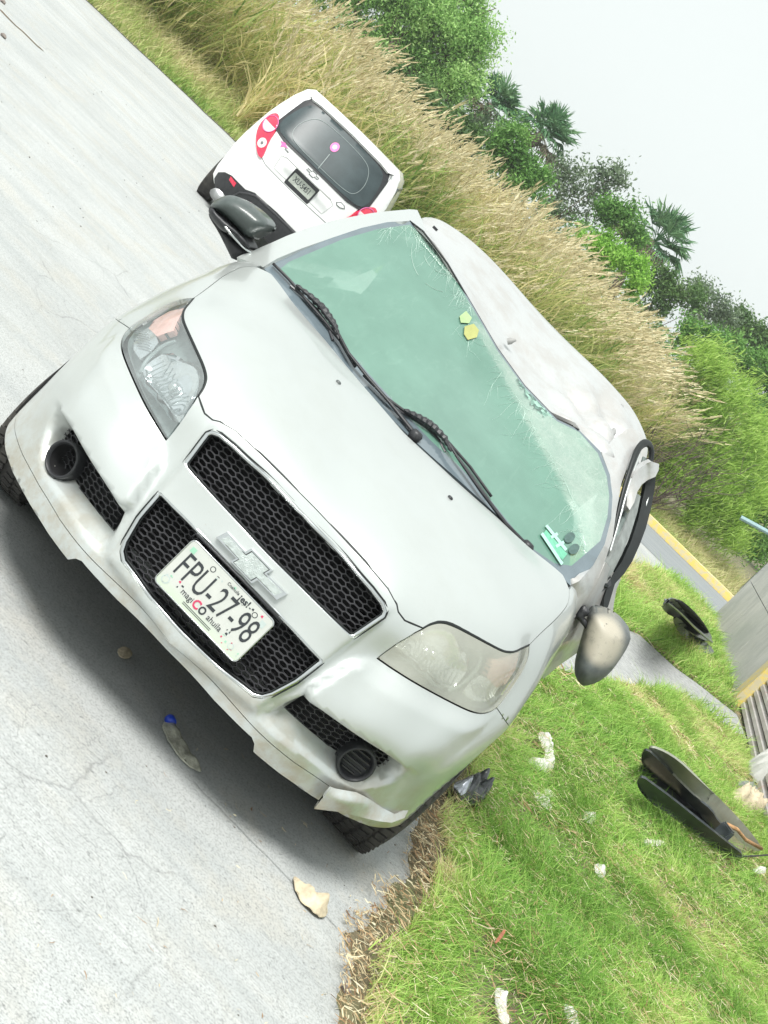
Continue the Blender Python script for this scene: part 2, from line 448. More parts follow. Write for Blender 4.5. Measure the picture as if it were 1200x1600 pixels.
def windshield_mat():
    t = glass_shell('cracked_windshield', (.225, .345, .29), .78, .10)
    v = t.v; cz = t.attr('crazed'); sh = t.attr('shard')
    def edges(scale, w, seed):
        mp = t.n('ShaderNodeMapping'); mp.inputs['Location'].default_value = (seed, seed * .7, 0); t.l(v, mp.inputs[0])
        nz = t.n('ShaderNodeTexNoise'); nz.inputs['Scale'].default_value = scale * .8; t.l(mp.outputs[0], nz.inputs['Vector'])
        ad = t.n('ShaderNodeVectorMath'); ad.operation = 'MULTIPLY_ADD'
        t.l(nz.outputs['Color'], ad.inputs[0]); ad.inputs[1].default_value = (.5 / scale,) * 3; t.l(mp.outputs[0], ad.inputs[2])
        vo = t.n('ShaderNodeTexVoronoi'); vo.feature = 'DISTANCE_TO_EDGE'; vo.inputs['Scale'].default_value = scale; t.l(ad.outputs[0], vo.inputs['Vector'])
        return t.ramp(vo.outputs['Distance'], [(0, 1), (w, 0)])
    e1 = edges(26, .035, 1.3); e2 = edges(60, .10, 4.1); e3 = edges(150, .2, 7.7)
    m1 = t.ramp(t.math('ADD', cz, t.math('MULTIPLY', t.math('SUBTRACT', t.noise(v, 7, 4), .5), .5)), [(.30, 0), (.55, 1)])
    m2 = t.ramp(t.math('ADD', cz, t.math('MULTIPLY', t.math('SUBTRACT', t.noise(v, 9, 5, .7), .5), .55)), [(.38, 0), (1.0, .85)])
    cr = t.math('MAXIMUM', t.math('MULTIPLY', e1, t.math('MULTIPLY', m1, .55)), t.math('MAXIMUM', t.math('MULTIPLY', e2, t.math('MULTIPLY', m2, .40)), t.math('MULTIPLY', e3, t.math('MULTIPLY', m2, .25))))
    base = t.mix(t.math('MULTIPLY', m2, t.ramp(t.noise(v, 12, 5, .7), [(.3, .45), (.7, .9)])), (.165, .32, .25), (.42, .52, .44))
    st = t.ramp(t.noise(t.coord((3, 1, 1)), 8, 5, .7, 1.5), [(.55, 0), (.7, .12)])  # faint pale streaks: mottled sky reflection put into the colour
    base = t.mix(st, base, (.32, .52, .42))
    base = t.mix(cr, base, (.55, .66, .58))
    vo = t.n('ShaderNodeTexVoronoi'); vo.inputs['Scale'].default_value = 90; t.l(v, vo.inputs['Vector'])
    shc = t.ramp(vo.outputs['Color'], [(.2, (.02, .07, .05)), (.5, (.06, .17, .12)), (.8, (.32, .55, .44))])
    base = t.mix(sh, base, shc)
    t.l(base, t.b.inputs['Base Color'])
    f = t.math('MAXIMUM', t.fac, t.math('MAXIMUM', t.math('MULTIPLY', cr, .97), t.math('MAXIMUM', t.math('MULTIPLY', m2, .93), t.math('MULTIPLY', sh, .95))))
    t.l(f, t.mx.inputs[0])
    bp = t.bump(t.math('ADD', cr, t.math('MULTIPLY', t.noise(v, 6, 3), .8)), .35, .004); t.l(bp, t.b.inputs['Normal'])
    return t.m
M_WS = windshield_mat()
M_FRIT = simple('frit_band', (.13, .165, .185), .14, var=.12, scale=9, coat=1)
M_FRIT_L = simple('reflector_silver', (.74, .76, .78), .12, 1.0, var=.1, scale=40)
M_ORANGE = simple('turn_lens', (.78, .42, .36), .2, var=.15, scale=30, coat=.5)
M_BEZEL = simple('lamp_bezel', (.22, .265, .26), .35, var=.25, scale=25)

# ================================================================== THE SILVER CAR
car = thing('parked_car', 'silver sedan facing the viewer, windshield cracked and roof crushed over one side', 'car', (0, 0, 0), (0, RHO, 0))

# --- traced outlines, x>0 half, then mirrored
A2 = lambda L: [np.array(p, float) for p in L]
lamp_top = smoothline(A2([(660,982),(672.5,975),(690,971.5),(710,978),(735,991),(772.5,1011),(788,1018.5),(803,1019.5),(818,1012),(827,1008)]), 2)
lamp_low = smoothline(A2([(827,1008),(826,1027),(815,1052.5),(800,1075),(782.5,1100),(772,1110),(757.5,1116),(737.5,1114),(700,1096),(647.5,1067.5),(610,1043.8),(588.8,1028.8)]), 2)
lamp_topP = [surf(p) for p in lamp_top]
lampR = [surf(p) for p in [(588.8,1028.8),(604,1017),(622.5,1004),(647.5,989)]] + lamp_topP + [surf(p) for p in lamp_low[1:-1]]
hood_back = [surf(p) for p in smoothline(A2([(827,1008),(844,990.5),(870,966.7),(885,949),(889.5,936),(889.5,921)]), 2)]
hood_side = lamp_topP + hood_back[1:]
hood_front = [sxz(x, z) for x, z in [(0,.748),(.2,.746),(.29,.740),(.335,.727),(.352,.716)]] + [surf((632, 970))]
hood_rear = [on_star(p)[0] for p in [(.66,1.035,.988),(.55,.985,.986),(.39,.935,.983),(.2,.86,.976),(0,.83,.972)]]
hoodR = hood_front + hood_side + hood_rear
ug = [sxz(x, z) for x, z in [(0,.722),(.15,.721),(.26,.716),(.305,.710),(.325,.700),(.3305,.688),(.314,.600),(.305,.594),(.15,.590),(0,.588)]]
lg = [sxz(x, z) for x, z in [(0,.508),(.15,.507),(.296,.503),(.303,.497),(.294,.42),(.275,.355),(.262,.332),(.24,.318),(.12,.304),(0,.300)]]
pocket = [surf(p) for p in [(476.7,1085),(498,1098.7),(543,1130.7),(596.7,1165.3),(623,1184),(632.7,1197.3),(633,1212),(615,1222),(585,1229),(558,1233),(530,1221),(476.7,1181),(436.7,1152),(399,1119),(423,1106.7)]]
fogo = [surf(p) for p in [(478,1098.7),(530,1136),(567,1163),(599,1178.7),(614,1192),(614,1206),(602,1216),(583,1219),(556,1212),(514,1184),(463,1141),(442,1122)]]
arch = [np.array([.866, .88 + .345 * math.cos(a), .275 + .345 * math.sin(a)]) for a in np.linspace(R(-172), R(112), 1)]  # placeholder, replaced below
arch = [(.862, .545, .20), (.862, .530, .275), (.862, .545, .37), (.862, .590, .47), (.864, .650, .545), (.865, .725, .593), (.862, .80, .617), (.862, .88, .622), (.862, .97, .612), (.862, 1.06, .570), (.862, 1.14, .49), (.862, 1.195, .39), (.862, 1.215, .275), (.862, 1.215, .20)]
arch = [on_star(p)[0] for p in arch]
bottom = [on_star(p)[0] for p in [(0,.035,.232),(.18,.037,.230),(.318,.045,.232),(.336,.045,.222),(.352,.05,.200),(.45,.10,.190),(.55,.17,.185),(.66,.265,.182),(.74,.35,.185),(.80,.44,.195)]]
lip_line = [on_star(p)[0] for p in [(0,.03,.262),(.2,.033,.262),(.336,.045,.254),(.45,.10,.243),(.57,.185,.238),(.68,.285,.235),(.76,.38,.236),(.82,.48,.240),(.862,.536,.245)]]
rear_edge = [on_star(p)[0] for p in [(.862,1.27,.20),(.865,1.27,.45),(.864,1.27,.62),(.855,1.27,.74),(.82,1.27,.88),(.79,1.26,.945),(.765,1.20,.965),(.735,1.12,.975),(.712,1.065,.984)]]
seam_fb = [surf(p) for p in [(776,1106),(782,1115),(789,1126)]] + [arch[5]]
outR = bottom + arch + rear_edge + [hood_side[-1]] + hood_rear
def push(P, dy=0, dz=0): return [np.array([p[0], p[1] + dy, p[2] + dz]) for p in P]
lipR = push(bottom, 0, -.08) + [np.array([.9, .62, .12]), np.array([.9, .62, .246])] + lip_line[::-1]
archin = [np.array([.862, .88 + (p[1] - .88) * .85, .275 + (p[2] - .275) * .85]) for p in arch[5:]]
fenderX = [surf(p) for p in [(827,1008),(826,1027),(815,1052.5),(800,1075),(782.5,1100),(776,1106)]] + seam_fb[1:] + archin + [np.array([.862,1.35,.12])] + push(rear_edge, .07) + hood_back[::-1]

def sym(half, open_at_center=True):
    """close a half outline that starts and ends on the centre line"""
    m = mirror(half)[::-1]
    return list(half) + (m[1:-1] if open_at_center else m)
S = .022; SF = .0105
def cl(P, closed=True, step=.014): return dense(rc(P), step, closed)
pHood = cl(sym(hoodR)); pUG = cl(sym(ug)); pLG = cl(sym(lg)); pOut = cl(sym(outR)); pLip = cl(sym(lipR))
pLamp = [cl(lampR), cl(mirror(lampR))]; pFend = [cl(fenderX), cl(mirror(fenderX))]
pPock = [cl(pocket), cl(mirror(pocket))]; pFog = [cl(fogo), cl(mirror(fogo))]
lo, hi = pOut.min(0), pOut.max(0)
G = hexgrid(lo, hi, S); G = G[inpoly(G, pOut)]
_fz = (OC + chart_dir(G) * star_r(chart_dir(G))[:, None]); coarse = (_fz[:, 2] > .76) | (_fz[:, 1] > .62); G1 = G[coarse]
G = hexgrid(lo, hi, SF); G = G[inpoly(G, pOut)]; _fz = (OC + chart_dir(G) * star_r(chart_dir(G))[:, None]); G2 = G[(_fz[:, 2] <= .76) & (_fz[:, 1] <= .62)]
G = np.concatenate([G1, G2]); gs = np.concatenate([np.full(len(G1), S), np.full(len(G2), SF)])
allp = [pHood, pUG, pLG, pOut] + pLamp + pPock + pFog + [dense(rc(mirror(lip_line)[::-1] + lip_line[1:]), .014)]
dmin = np.min([dist_poly(G, p, i < len(allp) - 1) for i, p in enumerate(allp)], axis=0); G = G[dmin > gs * .5]
seamls = [dense(rc(P), .014) for P in (mirror(lip_line)[::-1] + lip_line[1:], seam_fb, mirror(seam_fb))]
QV, QT = cdt(G, [pHood, pUG, pLG, pOut] + pLamp + pPock + pFog, seamls)
D = chart_dir(QV); rr = star_r(D)
# relief: fog pockets, bumper cushions
disp = np.zeros(len(QV))
def sstep(x): x = np.clip(x, 0, 1); return x * x * (3 - 2 * x)
k2R = [surf(p) for p in [(588.8,1028.8),(546,1029),(471,1075),(477,1086)]]
cushR = k2R + [surf(p) for p in [(498,1098.7),(543,1130.7),(596.7,1165.3),(632,1195),(660,1215),(700,1190),(750,1150),(782,1115),(757.5,1115.5),(737.5,1113.8),(700,1096),(647.5,1067.5),(610,1043.8)]]
for sgn, lamp, pk, fg in ((1, pLamp[0], pPock[0], pFog[0]), (-1, pLamp[1], pPock[1], pFog[1])):
    q = QV
    f = (lambda P: P) if sgn > 0 else mirror
    cush = np.array(rc(f(cushR))); k2 = np.array(rc(f(k2R)))
    ins = inpoly(q, cush) | (dist_poly(q, cush) < 1e-4)
    dk = dist_poly(q, k2, False); dl = dist_poly(q, lamp)
    up = np.array(rc(f([surf(p) for p in [(477,1086),(498,1098.7),(543,1130.7),(596.7,1165.3),(632,1195)]])))
    outer_edge = np.array(rc(f([surf(p) for p in [(660,1215),(700,1190),(750,1150),(782,1115)]])))
    de = dist_poly(q, outer_edge, False)
    disp += np.where(ins, .030 * sstep(dk / .013) * sstep(dl / .050) * sstep(de / .14), 0)
    ip = inpoly(q, pk) | (dist_poly(q, pk) < 1e-4); io = inpoly(q, fg) | (dist_poly(q, fg) < 1e-4)
    do, di = dist_poly(q, pk), dist_poly(q, fg)
    t_ = np.where(io, 1.0, do / (do + di + 1e-9)); disp += np.where(ip, -.058 * t_, 0)
# the centre section stands a little proud, bounded by the line running down from the bonnet
k1R = [surf(p) for p in [(632,970),(612,958),(560,1001),(512,1040),(398,1119)]]
cen = np.array(rc(sym([sxz(0, .745)] + k1R[:1] + k1R[1:] + [sxz(0, .24)])))
ic = inpoly(QV, cen); dc = dist_poly(QV, cen[1:-1] if False else cen)
disp += np.where(ic, .020 * sstep(dc / .022), 0)
rr = rr + disp
V3 = OC + D * rr[:, None]
cenT = QV[QT].mean(1)
inn = {k: inpoly(cenT, p) for k, p in dict(out=pOut, hood=pHood, ug=pUG, lg=pLG, l0=pLamp[0], l1=pLamp[1], f0=pFend[0], f1=pFend[1], g0=pFog[0], g1=pFog[1], lip=pLip).items()}
free = inn['out'].copy(); faces = {}
for k in ('ug', 'lg', 'g0', 'g1', 'l0', 'l1', 'hood', 'lip', 'f0', 'f1'):
    faces[k] = QT[free & inn[k]]; free &= ~inn[k]
c3 = V3[QT].mean(1)
for sg in (1, -1):
    ax_ = np.array([.42 * sg, -1, .02]); ax_ /= np.linalg.norm(ax_); dv = c3 - np.array([.573 * sg, .200, .331])
    free &= np.linalg.norm(dv - (dv @ ax_)[:, None] * ax_, axis=1) > .050
faces['bumper'] = QT[free]
bonnet = panel('hood', V3, faces['hood'], M_PAINT, car, gap=.0022)
bumper = panel('front_bumper', V3, faces['bumper'], M_PAINT, car, gap=.0012)
panel('bumper_lip', V3, faces['lip'], M_PAINT, car, gap=.001)
panel('fender', V3, faces['f0'], M_PAINT, car, gap=.0018); panel('fender', V3, faces['f1'], M_PAINT, car, gap=.0018)
# added black shell that puts the shade of openings and gaps into its colour
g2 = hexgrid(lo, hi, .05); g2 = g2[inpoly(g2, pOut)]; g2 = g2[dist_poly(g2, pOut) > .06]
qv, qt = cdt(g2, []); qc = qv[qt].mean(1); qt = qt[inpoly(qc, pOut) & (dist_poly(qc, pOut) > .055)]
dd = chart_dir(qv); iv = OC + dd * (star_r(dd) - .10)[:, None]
panel('dark_backing', iv, qt, M_DARK, car, gap=0, depth=.02)
# rubber strip that shows black between bonnet edge and grille / lamps
for nm, line in (('hood_seal', hood_front[:] + lamp_topP),):
    pl = [OC + (p - OC) * (1 - .006 / np.linalg.norm(p - OC)) for p in line]
    bm = bmesh.new(); bm_tube(bm, dense(mirror(pl)[::-1] + pl[1:], .02), .0070, 6)
    bm_obj('hood_seal', bm, M_RUBBER, car, smooth=True)

# --- y(x, z) of the nose, for meshes and trims
_g = [(x, z) for x in np.linspace(-.7, .7, 29) for z in np.linspace(.20, .76, 15)]
_gy = [sxz(x, z)[1] for x, z in _g]
NOSE = RBF(_g, _gy, 1e-6)
def outline_xz(half):
    h = [(p[0], p[2]) for p in half]; return h + [(-x, z) for x, z in h[::-1]][1:-1]
def honeycomb(name, poly, depth, parent, colp=.0240, rowp=.0145, w=.0017, yfun=None, d=.009):
    poly = np.array(poly); bm = bmesh.new(); a = colp / 1.5
    lo_, hi_ = poly.min(0), poly.max(0); done = set()
    yfun = yfun or (lambda q: NOSE(q) + depth)
    segs = []
    ncol = int((hi_[0] - lo_[0]) / colp) + 3; nrow = int((hi_[1] - lo_[1]) / rowp) + 3
    cx0 = (lo_[0] + hi_[0]) / 2 - (ncol // 2) * colp
    for i in range(ncol + 1):
        for j in range(-1, nrow + 1):
            cx_ = cx0 + i * colp; cz = lo_[1] + (j + (.5 if i % 2 else 0)) * rowp
            vs = [(cx_ + a, cz), (cx_ + a / 2, cz + rowp / 2), (cx_ - a / 2, cz + rowp / 2), (cx_ - a, cz), (cx_ - a / 2, cz - rowp / 2), (cx_ + a / 2, cz - rowp / 2)]
            for k in range(6):
                p, q = vs[k], vs[(k + 1) % 6]; key = tuple(sorted([(round(p[0], 4), round(p[1], 4)), (round(q[0], 4), round(q[1], 4))]))
                if key in done: continue
                done.add(key); segs.append((p, q))
    segs = np.array(segs); mid = segs.mean(1)
    keep = inpoly(segs[:, 0], poly) | inpoly(segs[:, 1], poly) | inpoly(mid, poly); segs = segs[keep]
    ys = yfun(segs.reshape(-1, 2)).reshape(-1, 2)
    for (p, q), (y0, y1) in zip(segs, ys):
        t = (q - p) / np.linalg.norm(q - p); n = np.array([-t[1], t[0]]) * w / 2
        vs = []
        for (pt, y) in ((p, y0), (q, y1)):
            for s_, dy in ((1, 0), (-1, 0), (-1.6, d), (1.6, d)):
                vs.append(bm.verts.new((pt[0] + n[0] * s_, y + dy, pt[1] + n[1] * s_)))
        for k in range(4):
            bm.faces.new((vs[k], vs[(k + 1) % 4], vs[4 + (k + 1) % 4], vs[4 + k]))
    return bm_obj(name, bm, M_MESH, parent)
def grille(half, depth, sc):
    poly = outline_xz(half); zc_ = (max(p[1] for p in poly) + min(p[1] for p in poly)) / 2
    g = thing('grille', None, None); del g['label']; del g['category']; g.parent = car
    honeycomb('grille_mesh', poly, depth, g)
    pl = dense([(x, NOSE((x, z))[0], z) for x, z in dense(poly, .02, True)], .02, True)
    bm = bmesh.new(); bm_tube(bm, [(p[0], p[1] - .017, p[2]) for p in pl], .0060, 8, closed=True); bm_obj('chrome_surround', bm, M_CHROME, g, smooth=True)
    pa = np.array(dense(poly, .012, True)); nx = np.roll(pa, -1, 0) - np.roll(pa, 1, 0); nx /= np.linalg.norm(nx, axis=1)[:, None]; nx = np.stack([nx[:, 1], -nx[:, 0]], 1)
    if inpoly(pa[:1] + nx[:1] * .004, poly)[0]: nx = -nx
    for k_, dn in ((0, .0078), (1, -.0066)):
        qa = pa + nx * dn; ya = NOSE(qa); bm = bmesh.new(); bm_tube(bm, [(x, y - (.0175 if k_ == 0 else .010) , z) for (x, z), y in zip(qa, ya)], .0024, 5, closed=True); bm_obj('surround_outline', bm, M_RUBBER, g, smooth=True)  # added black tubes imitate the dark groove along both sides of the chrome
    # inner wall between surround and mesh
    V = []; F = []; n = len(pl)
    for p in pl: V += [(p[0], p[1] - .014, p[2]), (p[0] * .985, p[1] + depth + .03, p[2])]
    for i in range(n): j = (i + 1) % n; F.append((2 * i, 2 * j, 2 * j + 1, 2 * i + 1))
    mesh_obj('grille_duct', V, F, M_BLACK, g, smooth=True)
grille(ug, .020, 1); grille(lg, .018, 1)

# --- fog openings: mesh, bezel ring, lamp blank
def fog(sgn):
    P = [p if sgn > 0 else p * np.array([-1, 1, 1]) for p in fogo]
    poly = [(p[0], p[2]) for p in P]; g = thing('fog_opening', None, None); del g['label']; del g['category']; g.parent = car
    cxz = np.mean([(abs(p[0]), p[1], p[2]) for p in P], axis=0)
    honeycomb('fog_mesh', poly, .045, g, .0250, .0150, .0018, yfun=lambda q: NOSE(q) + .062)
    c = Vector((.573 * sgn, .216, .331)); nrm = Vector((.42 * sgn, -1, .02)).normalized()
    mt = Matrix.Translation(c) @ nrm.to_track_quat('Z', 'Y').to_matrix().to_4x4()
    bm = bmesh.new(); bm_lathe(bm, [(.044, .0), (.0475, .010), (.0515, .012), (.0545, .008), (.0555, -.005), (.054, -.04)], mt, 40)
    bm_obj('bezel_ring', bm, M_BLACK, g, smooth=True)
    if sgn > 0:
        bm = bmesh.new(); bm_lathe(bm, [(.045, .0), (.043, -.016), (.0, -.018)], mt, 40); bm_obj('fog_blank', bm, M_BLACK, g, smooth=True)
        for k in range(5):
            z = (k - 2) * .0155; L = math.sqrt(max(.0395 ** 2 - z * z, 0)) * 2
            bm = bmesh.new(); bm_box(bm, mt @ Vector((0, z, -.011)), (L, .0035, .012), mt.to_3x3(), .0008); bm_obj('slat', bm, M_MESH, g)
    else:
        bm = bmesh.new(); bm_lathe(bm, [(.0445, .0), (.043, -.05), (.0, -.055)], mt, 40); bm_obj('lamp_hole', bm, M_DARK, g, smooth=True)
fog(1); fog(-1)

# --- headlamps
def headlamp(sgn, T):
    f = (lambda p: np.asarray(p)) if sgn > 0 else (lambda p: np.asarray(p) * np.array([-1, 1, 1]))
    g = thing('headlight', None, None); del g['category']; g['label'] = 'hazed headlight with clear bowl' if sgn < 0 else 'yellowed dusty headlight'; g.parent = car
    panel('lens', V3, T, M_LENS if sgn < 0 else M_LENS2, g, gap=.0035, depth=.006)
    used = T
    D_ = V3 - OC; L_ = np.linalg.norm(D_, axis=1)
    back = OC + D_ * ((L_ - .060) / L_)[:, None]
    panel('lamp_bezel', back, T, M_BEZEL, g, gap=0, depth=-.035)
    def patch(nm, px, inset, mat, dep=.012, gap=0):
        P3 = [f(surf(p)) for p in px]; q = dense(rc(P3), .010, True)
        gg = hexgrid(q.min(0), q.max(0), .011); gg = gg[inpoly(gg, q)]; gg = gg[dist_poly(gg, q) > .005] if len(gg) else gg
        v, t = cdt(gg, [q]); t = t[inpoly(v[t].mean(1), q)]
        dd = chart_dir(v); rr_ = star_r(dd)
        dl = dist_poly(v, q); m = dl.max()
        ins = inset(dl / m) if callable(inset) else np.full(len(v), inset)
        return panel(nm, OC + dd * (rr_ - ins)[:, None], t, mat, g, gap=gap, depth=dep)
    bowl = [(632,1012),(640,1000),(660,990),(690,985),(712,992),(720,1008),(726,1030),(738,1048),(730,1062),(716,1078),(704,1081),(690,1072),(668,1050),(645,1032),(634,1024)]
    patch('reflector_bowl', smoothline([np.array(p, float) for p in bowl], 1, True), lambda t: .020 + .030 * np.sqrt(np.clip(t, 0, 1)), M_FRIT_L, .02)
    rim = [f(surf(p)) for p in smoothline([np.array(p, float) for p in [(704,1084),(722,1078),(738,1064),(752,1048),(757,1030)]], 2)]
    bm = bmesh.new(); bm_tube(bm, [OC + (p - OC) * (1 - .018 / np.linalg.norm(p - OC)) for p in rim], .006, 6); bm_obj('bowl_rim', bm, M_BEZEL, g, smooth=True)
    patch('turn_reflector', [(728,1088),(742,1070),(757,1060),(790,1075),(778,1094),(764,1103),(745,1101)], .022, M_FRIT_L, .02)
    patch('amber_reflector', [(766,1062),(776,1035),(800,1028),(818,1022),(812,1050),(797,1073),(782,1080)], .018, M_ORANGE, .02)
    # moulded flutes in the reflectors
    for k in range(11):
        a = np.array([648 + k * 6.2, 1036 + k * 4.2]); b = a + np.array([16, -30])
        P = [f(surf(a + (b - a) * s)) for s in (0, .5, 1)]
        P = [OC + (p - OC) * (1 - .024 / np.linalg.norm(p - OC)) for p in P]
        bm = bmesh.new(); bm_tube(bm, P, .0016, 5); bm_obj('flute', bm, M_BEZEL, g, smooth=True)
    for k in range(7):
        a = np.array([742 + k * 5.2, 1070 + k * 1.5]); b = a + np.array([8, 24])
        P = [f(surf(a + (b - a) * s)) for s in (0, 1)]
        P = [OC + (p - OC) * (1 - .017 / np.linalg.norm(p - OC)) for p in P]
        bm = bmesh.new(); bm_tube(bm, P, .0016, 5); bm_obj('flute', bm, M_CHROME, g, smooth=True)
    bm = bmesh.new(); c = f(surf((684, 1030))); c = OC + (c - OC) * (1 - .045 / np.linalg.norm(c - OC))
    bm_lathe(bm, [(0, .026), (.012, .024), (.017, .012), (.018, -.005)], Matrix.Translation(c) @ Vector((.3 * sgn, -1, .1)).to_track_quat('Z', 'Y').to_matrix().to_4x4(), 20)
    bm_obj('bulb_shield', bm, M_CHROME, g, smooth=True)
_t = glass_shell('yellowed_lamp_lens', (.70, .71, .62), .50, .2); M_LENS2 = _t.m
headlamp(1, faces['l0']); headlamp(-1, faces['l1'])

# --- small things on the nose
for sx in (-1, 1):
    p = on_star((.238 * sx, .695, .953))[0]
    bm = bmesh.new(); bm_lathe(bm, [(.009, -.004), (.009, .003), (.006, .0055), (0, .006)], Matrix.Translation(p), 16); bm_obj('washer_nozzle', bm, M_BLACK if sx > 0 else M_MIRROR, car, smooth=True)
def emblem():
    g = thing('bowtie_emblem', None, None); del g['label']; del g['category']; g.parent = car
    out = [(x * 1.10, z * 1.08) for x, z in [(-.098,.013),(-.034,.013),(-.030,.028),(.042,.028),(.038,.013),(.106,.013),(.098,-.013),(.034,-.013),(.030,-.028),(-.042,-.028),(-.038,-.013),(-.106,-.013)]]
    def mk(nm, sc, y0, y1, mat):
        bm = bmesh.new(); A = []; B = []
        for x, z in out:
            xx = x * (1 - .004 * sc / .1) - math.copysign(.006 * sc, x) ; zz = z - math.copysign(.0045 * sc, z)
            y = float(NOSE((xx, .548 + zz))[0]) - .016
            A.append(bm.verts.new((xx, y - y1, .548 + zz))); B.append(bm.verts.new((xx, y - y0, .548 + zz)))
        bm.faces.new(A); n = len(A)
        for i in range(n): bm.faces.new((A[i], A[(i + 1) % n], B[(i + 1) % n], B[i]))
        bm_obj(nm, bm, mat, g, angle=30)
    mk('emblem_base', -.75, -.006, .012, M_RUBBER); mk('emblem_frame', 0, 0, .022, M_CHROME); mk('emblem_gap', .75, .014, .0226, M_RUBBER); mk('emblem_face', 1.1, .014, .0240, M_EMB)
M_EMB = simple('emblem_face', (.50, .55, .53), .25, .6, var=.18, scale=70, bump=.5)
emblem()

def text_mesh(name, body, size, mat, parent, mw, depth=.0006, xs=1.0, bold=0):
    cu = bpy.data.curves.new(name, 'FONT'); cu.body = body; cu.size = size; cu.align_x = 'CENTER'; cu.align_y = 'CENTER'; cu.extrude = depth; cu.offset = bold; cu.resolution_u = 3
    tmp = bpy.data.objects.new('t', cu); COL.objects.link(tmp)
    dg = bpy.context.evaluated_depsgraph_get(); me = bpy.data.meshes.new_from_object(tmp.evaluated_get(dg)); me.name = name
    bpy.data.objects.remove(tmp); me.transform(Matrix.Diagonal((xs, 1, 1, 1))); me.transform(mw)
    o = bpy.data.objects.new(name, me); COL.objects.link(o); me.materials.clear(); me.materials.append(mat); o.parent = parent
    return o
def rrect(w, h, r, n=5):
    out = []
    for cx_, cy_, a0 in ((w/2-r, h/2-r, 0), (-w/2+r, h/2-r, 90), (-w/2+r, -h/2+r, 180), (w/2-r, -h/2+r, 270)):
        for k in range(n + 1):
            a = R(a0 + 90 * k / n); out.append((cx_ + r * math.cos(a), cy_ + r * math.sin(a)))
    return out
def prism(bm, pts, z0, z1, mw):
    A = [bm.verts.new(mw @ Vector((x, y, z0))) for x, y in pts]; B = [bm.verts.new(mw @ Vector((x, y, z1))) for x, y in pts]
    n = len(pts); bm.faces.new(A[::-1]); bm.faces.new(B)
    for i in range(n): bm.faces.new((A[i], A[(i + 1) % n], B[(i + 1) % n], B[i]))
def flat(name, pts, z0, z1, mw, mat, parent):
    bm = bmesh.new(); prism(bm, pts, z0, z1, mw); return bm_obj(name, bm, mat, parent)
def plate_mat():
    t = NT('plate_white'); v = t.coord()
    c = t.mix(t.ramp(t.noise(v, 16, 4), [(.3, 0), (.7, 1)]), (.50, .52, .485), (.57, .58, .54))
    sep = t.n('ShaderNodeSeparateXYZ'); t.l(v, sep.inputs[0])
    mr = t.n('ShaderNodeMapRange'); mr.inputs['From Min'].default_value = .385; mr.inputs['From Max'].default_value = .345; t.l(sep.outputs['Z'], mr.inputs['Value'])
    c = t.mix(t.math('MULTIPLY', mr.outputs[0], .55), c, (.50, .70, .42))
    t.bsdf(c, .35, coat=.3); return t.m
def ink(name, c, r=.5): return simple(name, c, r, var=.05)
K_INK = ink('plate_ink', (.03, .035, .04)); K_RED = ink('plate_red', (.55, .05, .12)); K_GREEN = ink('plate_green', (.30, .55, .40)); K_GREY = ink('plate_grey', (.45, .52, .50))
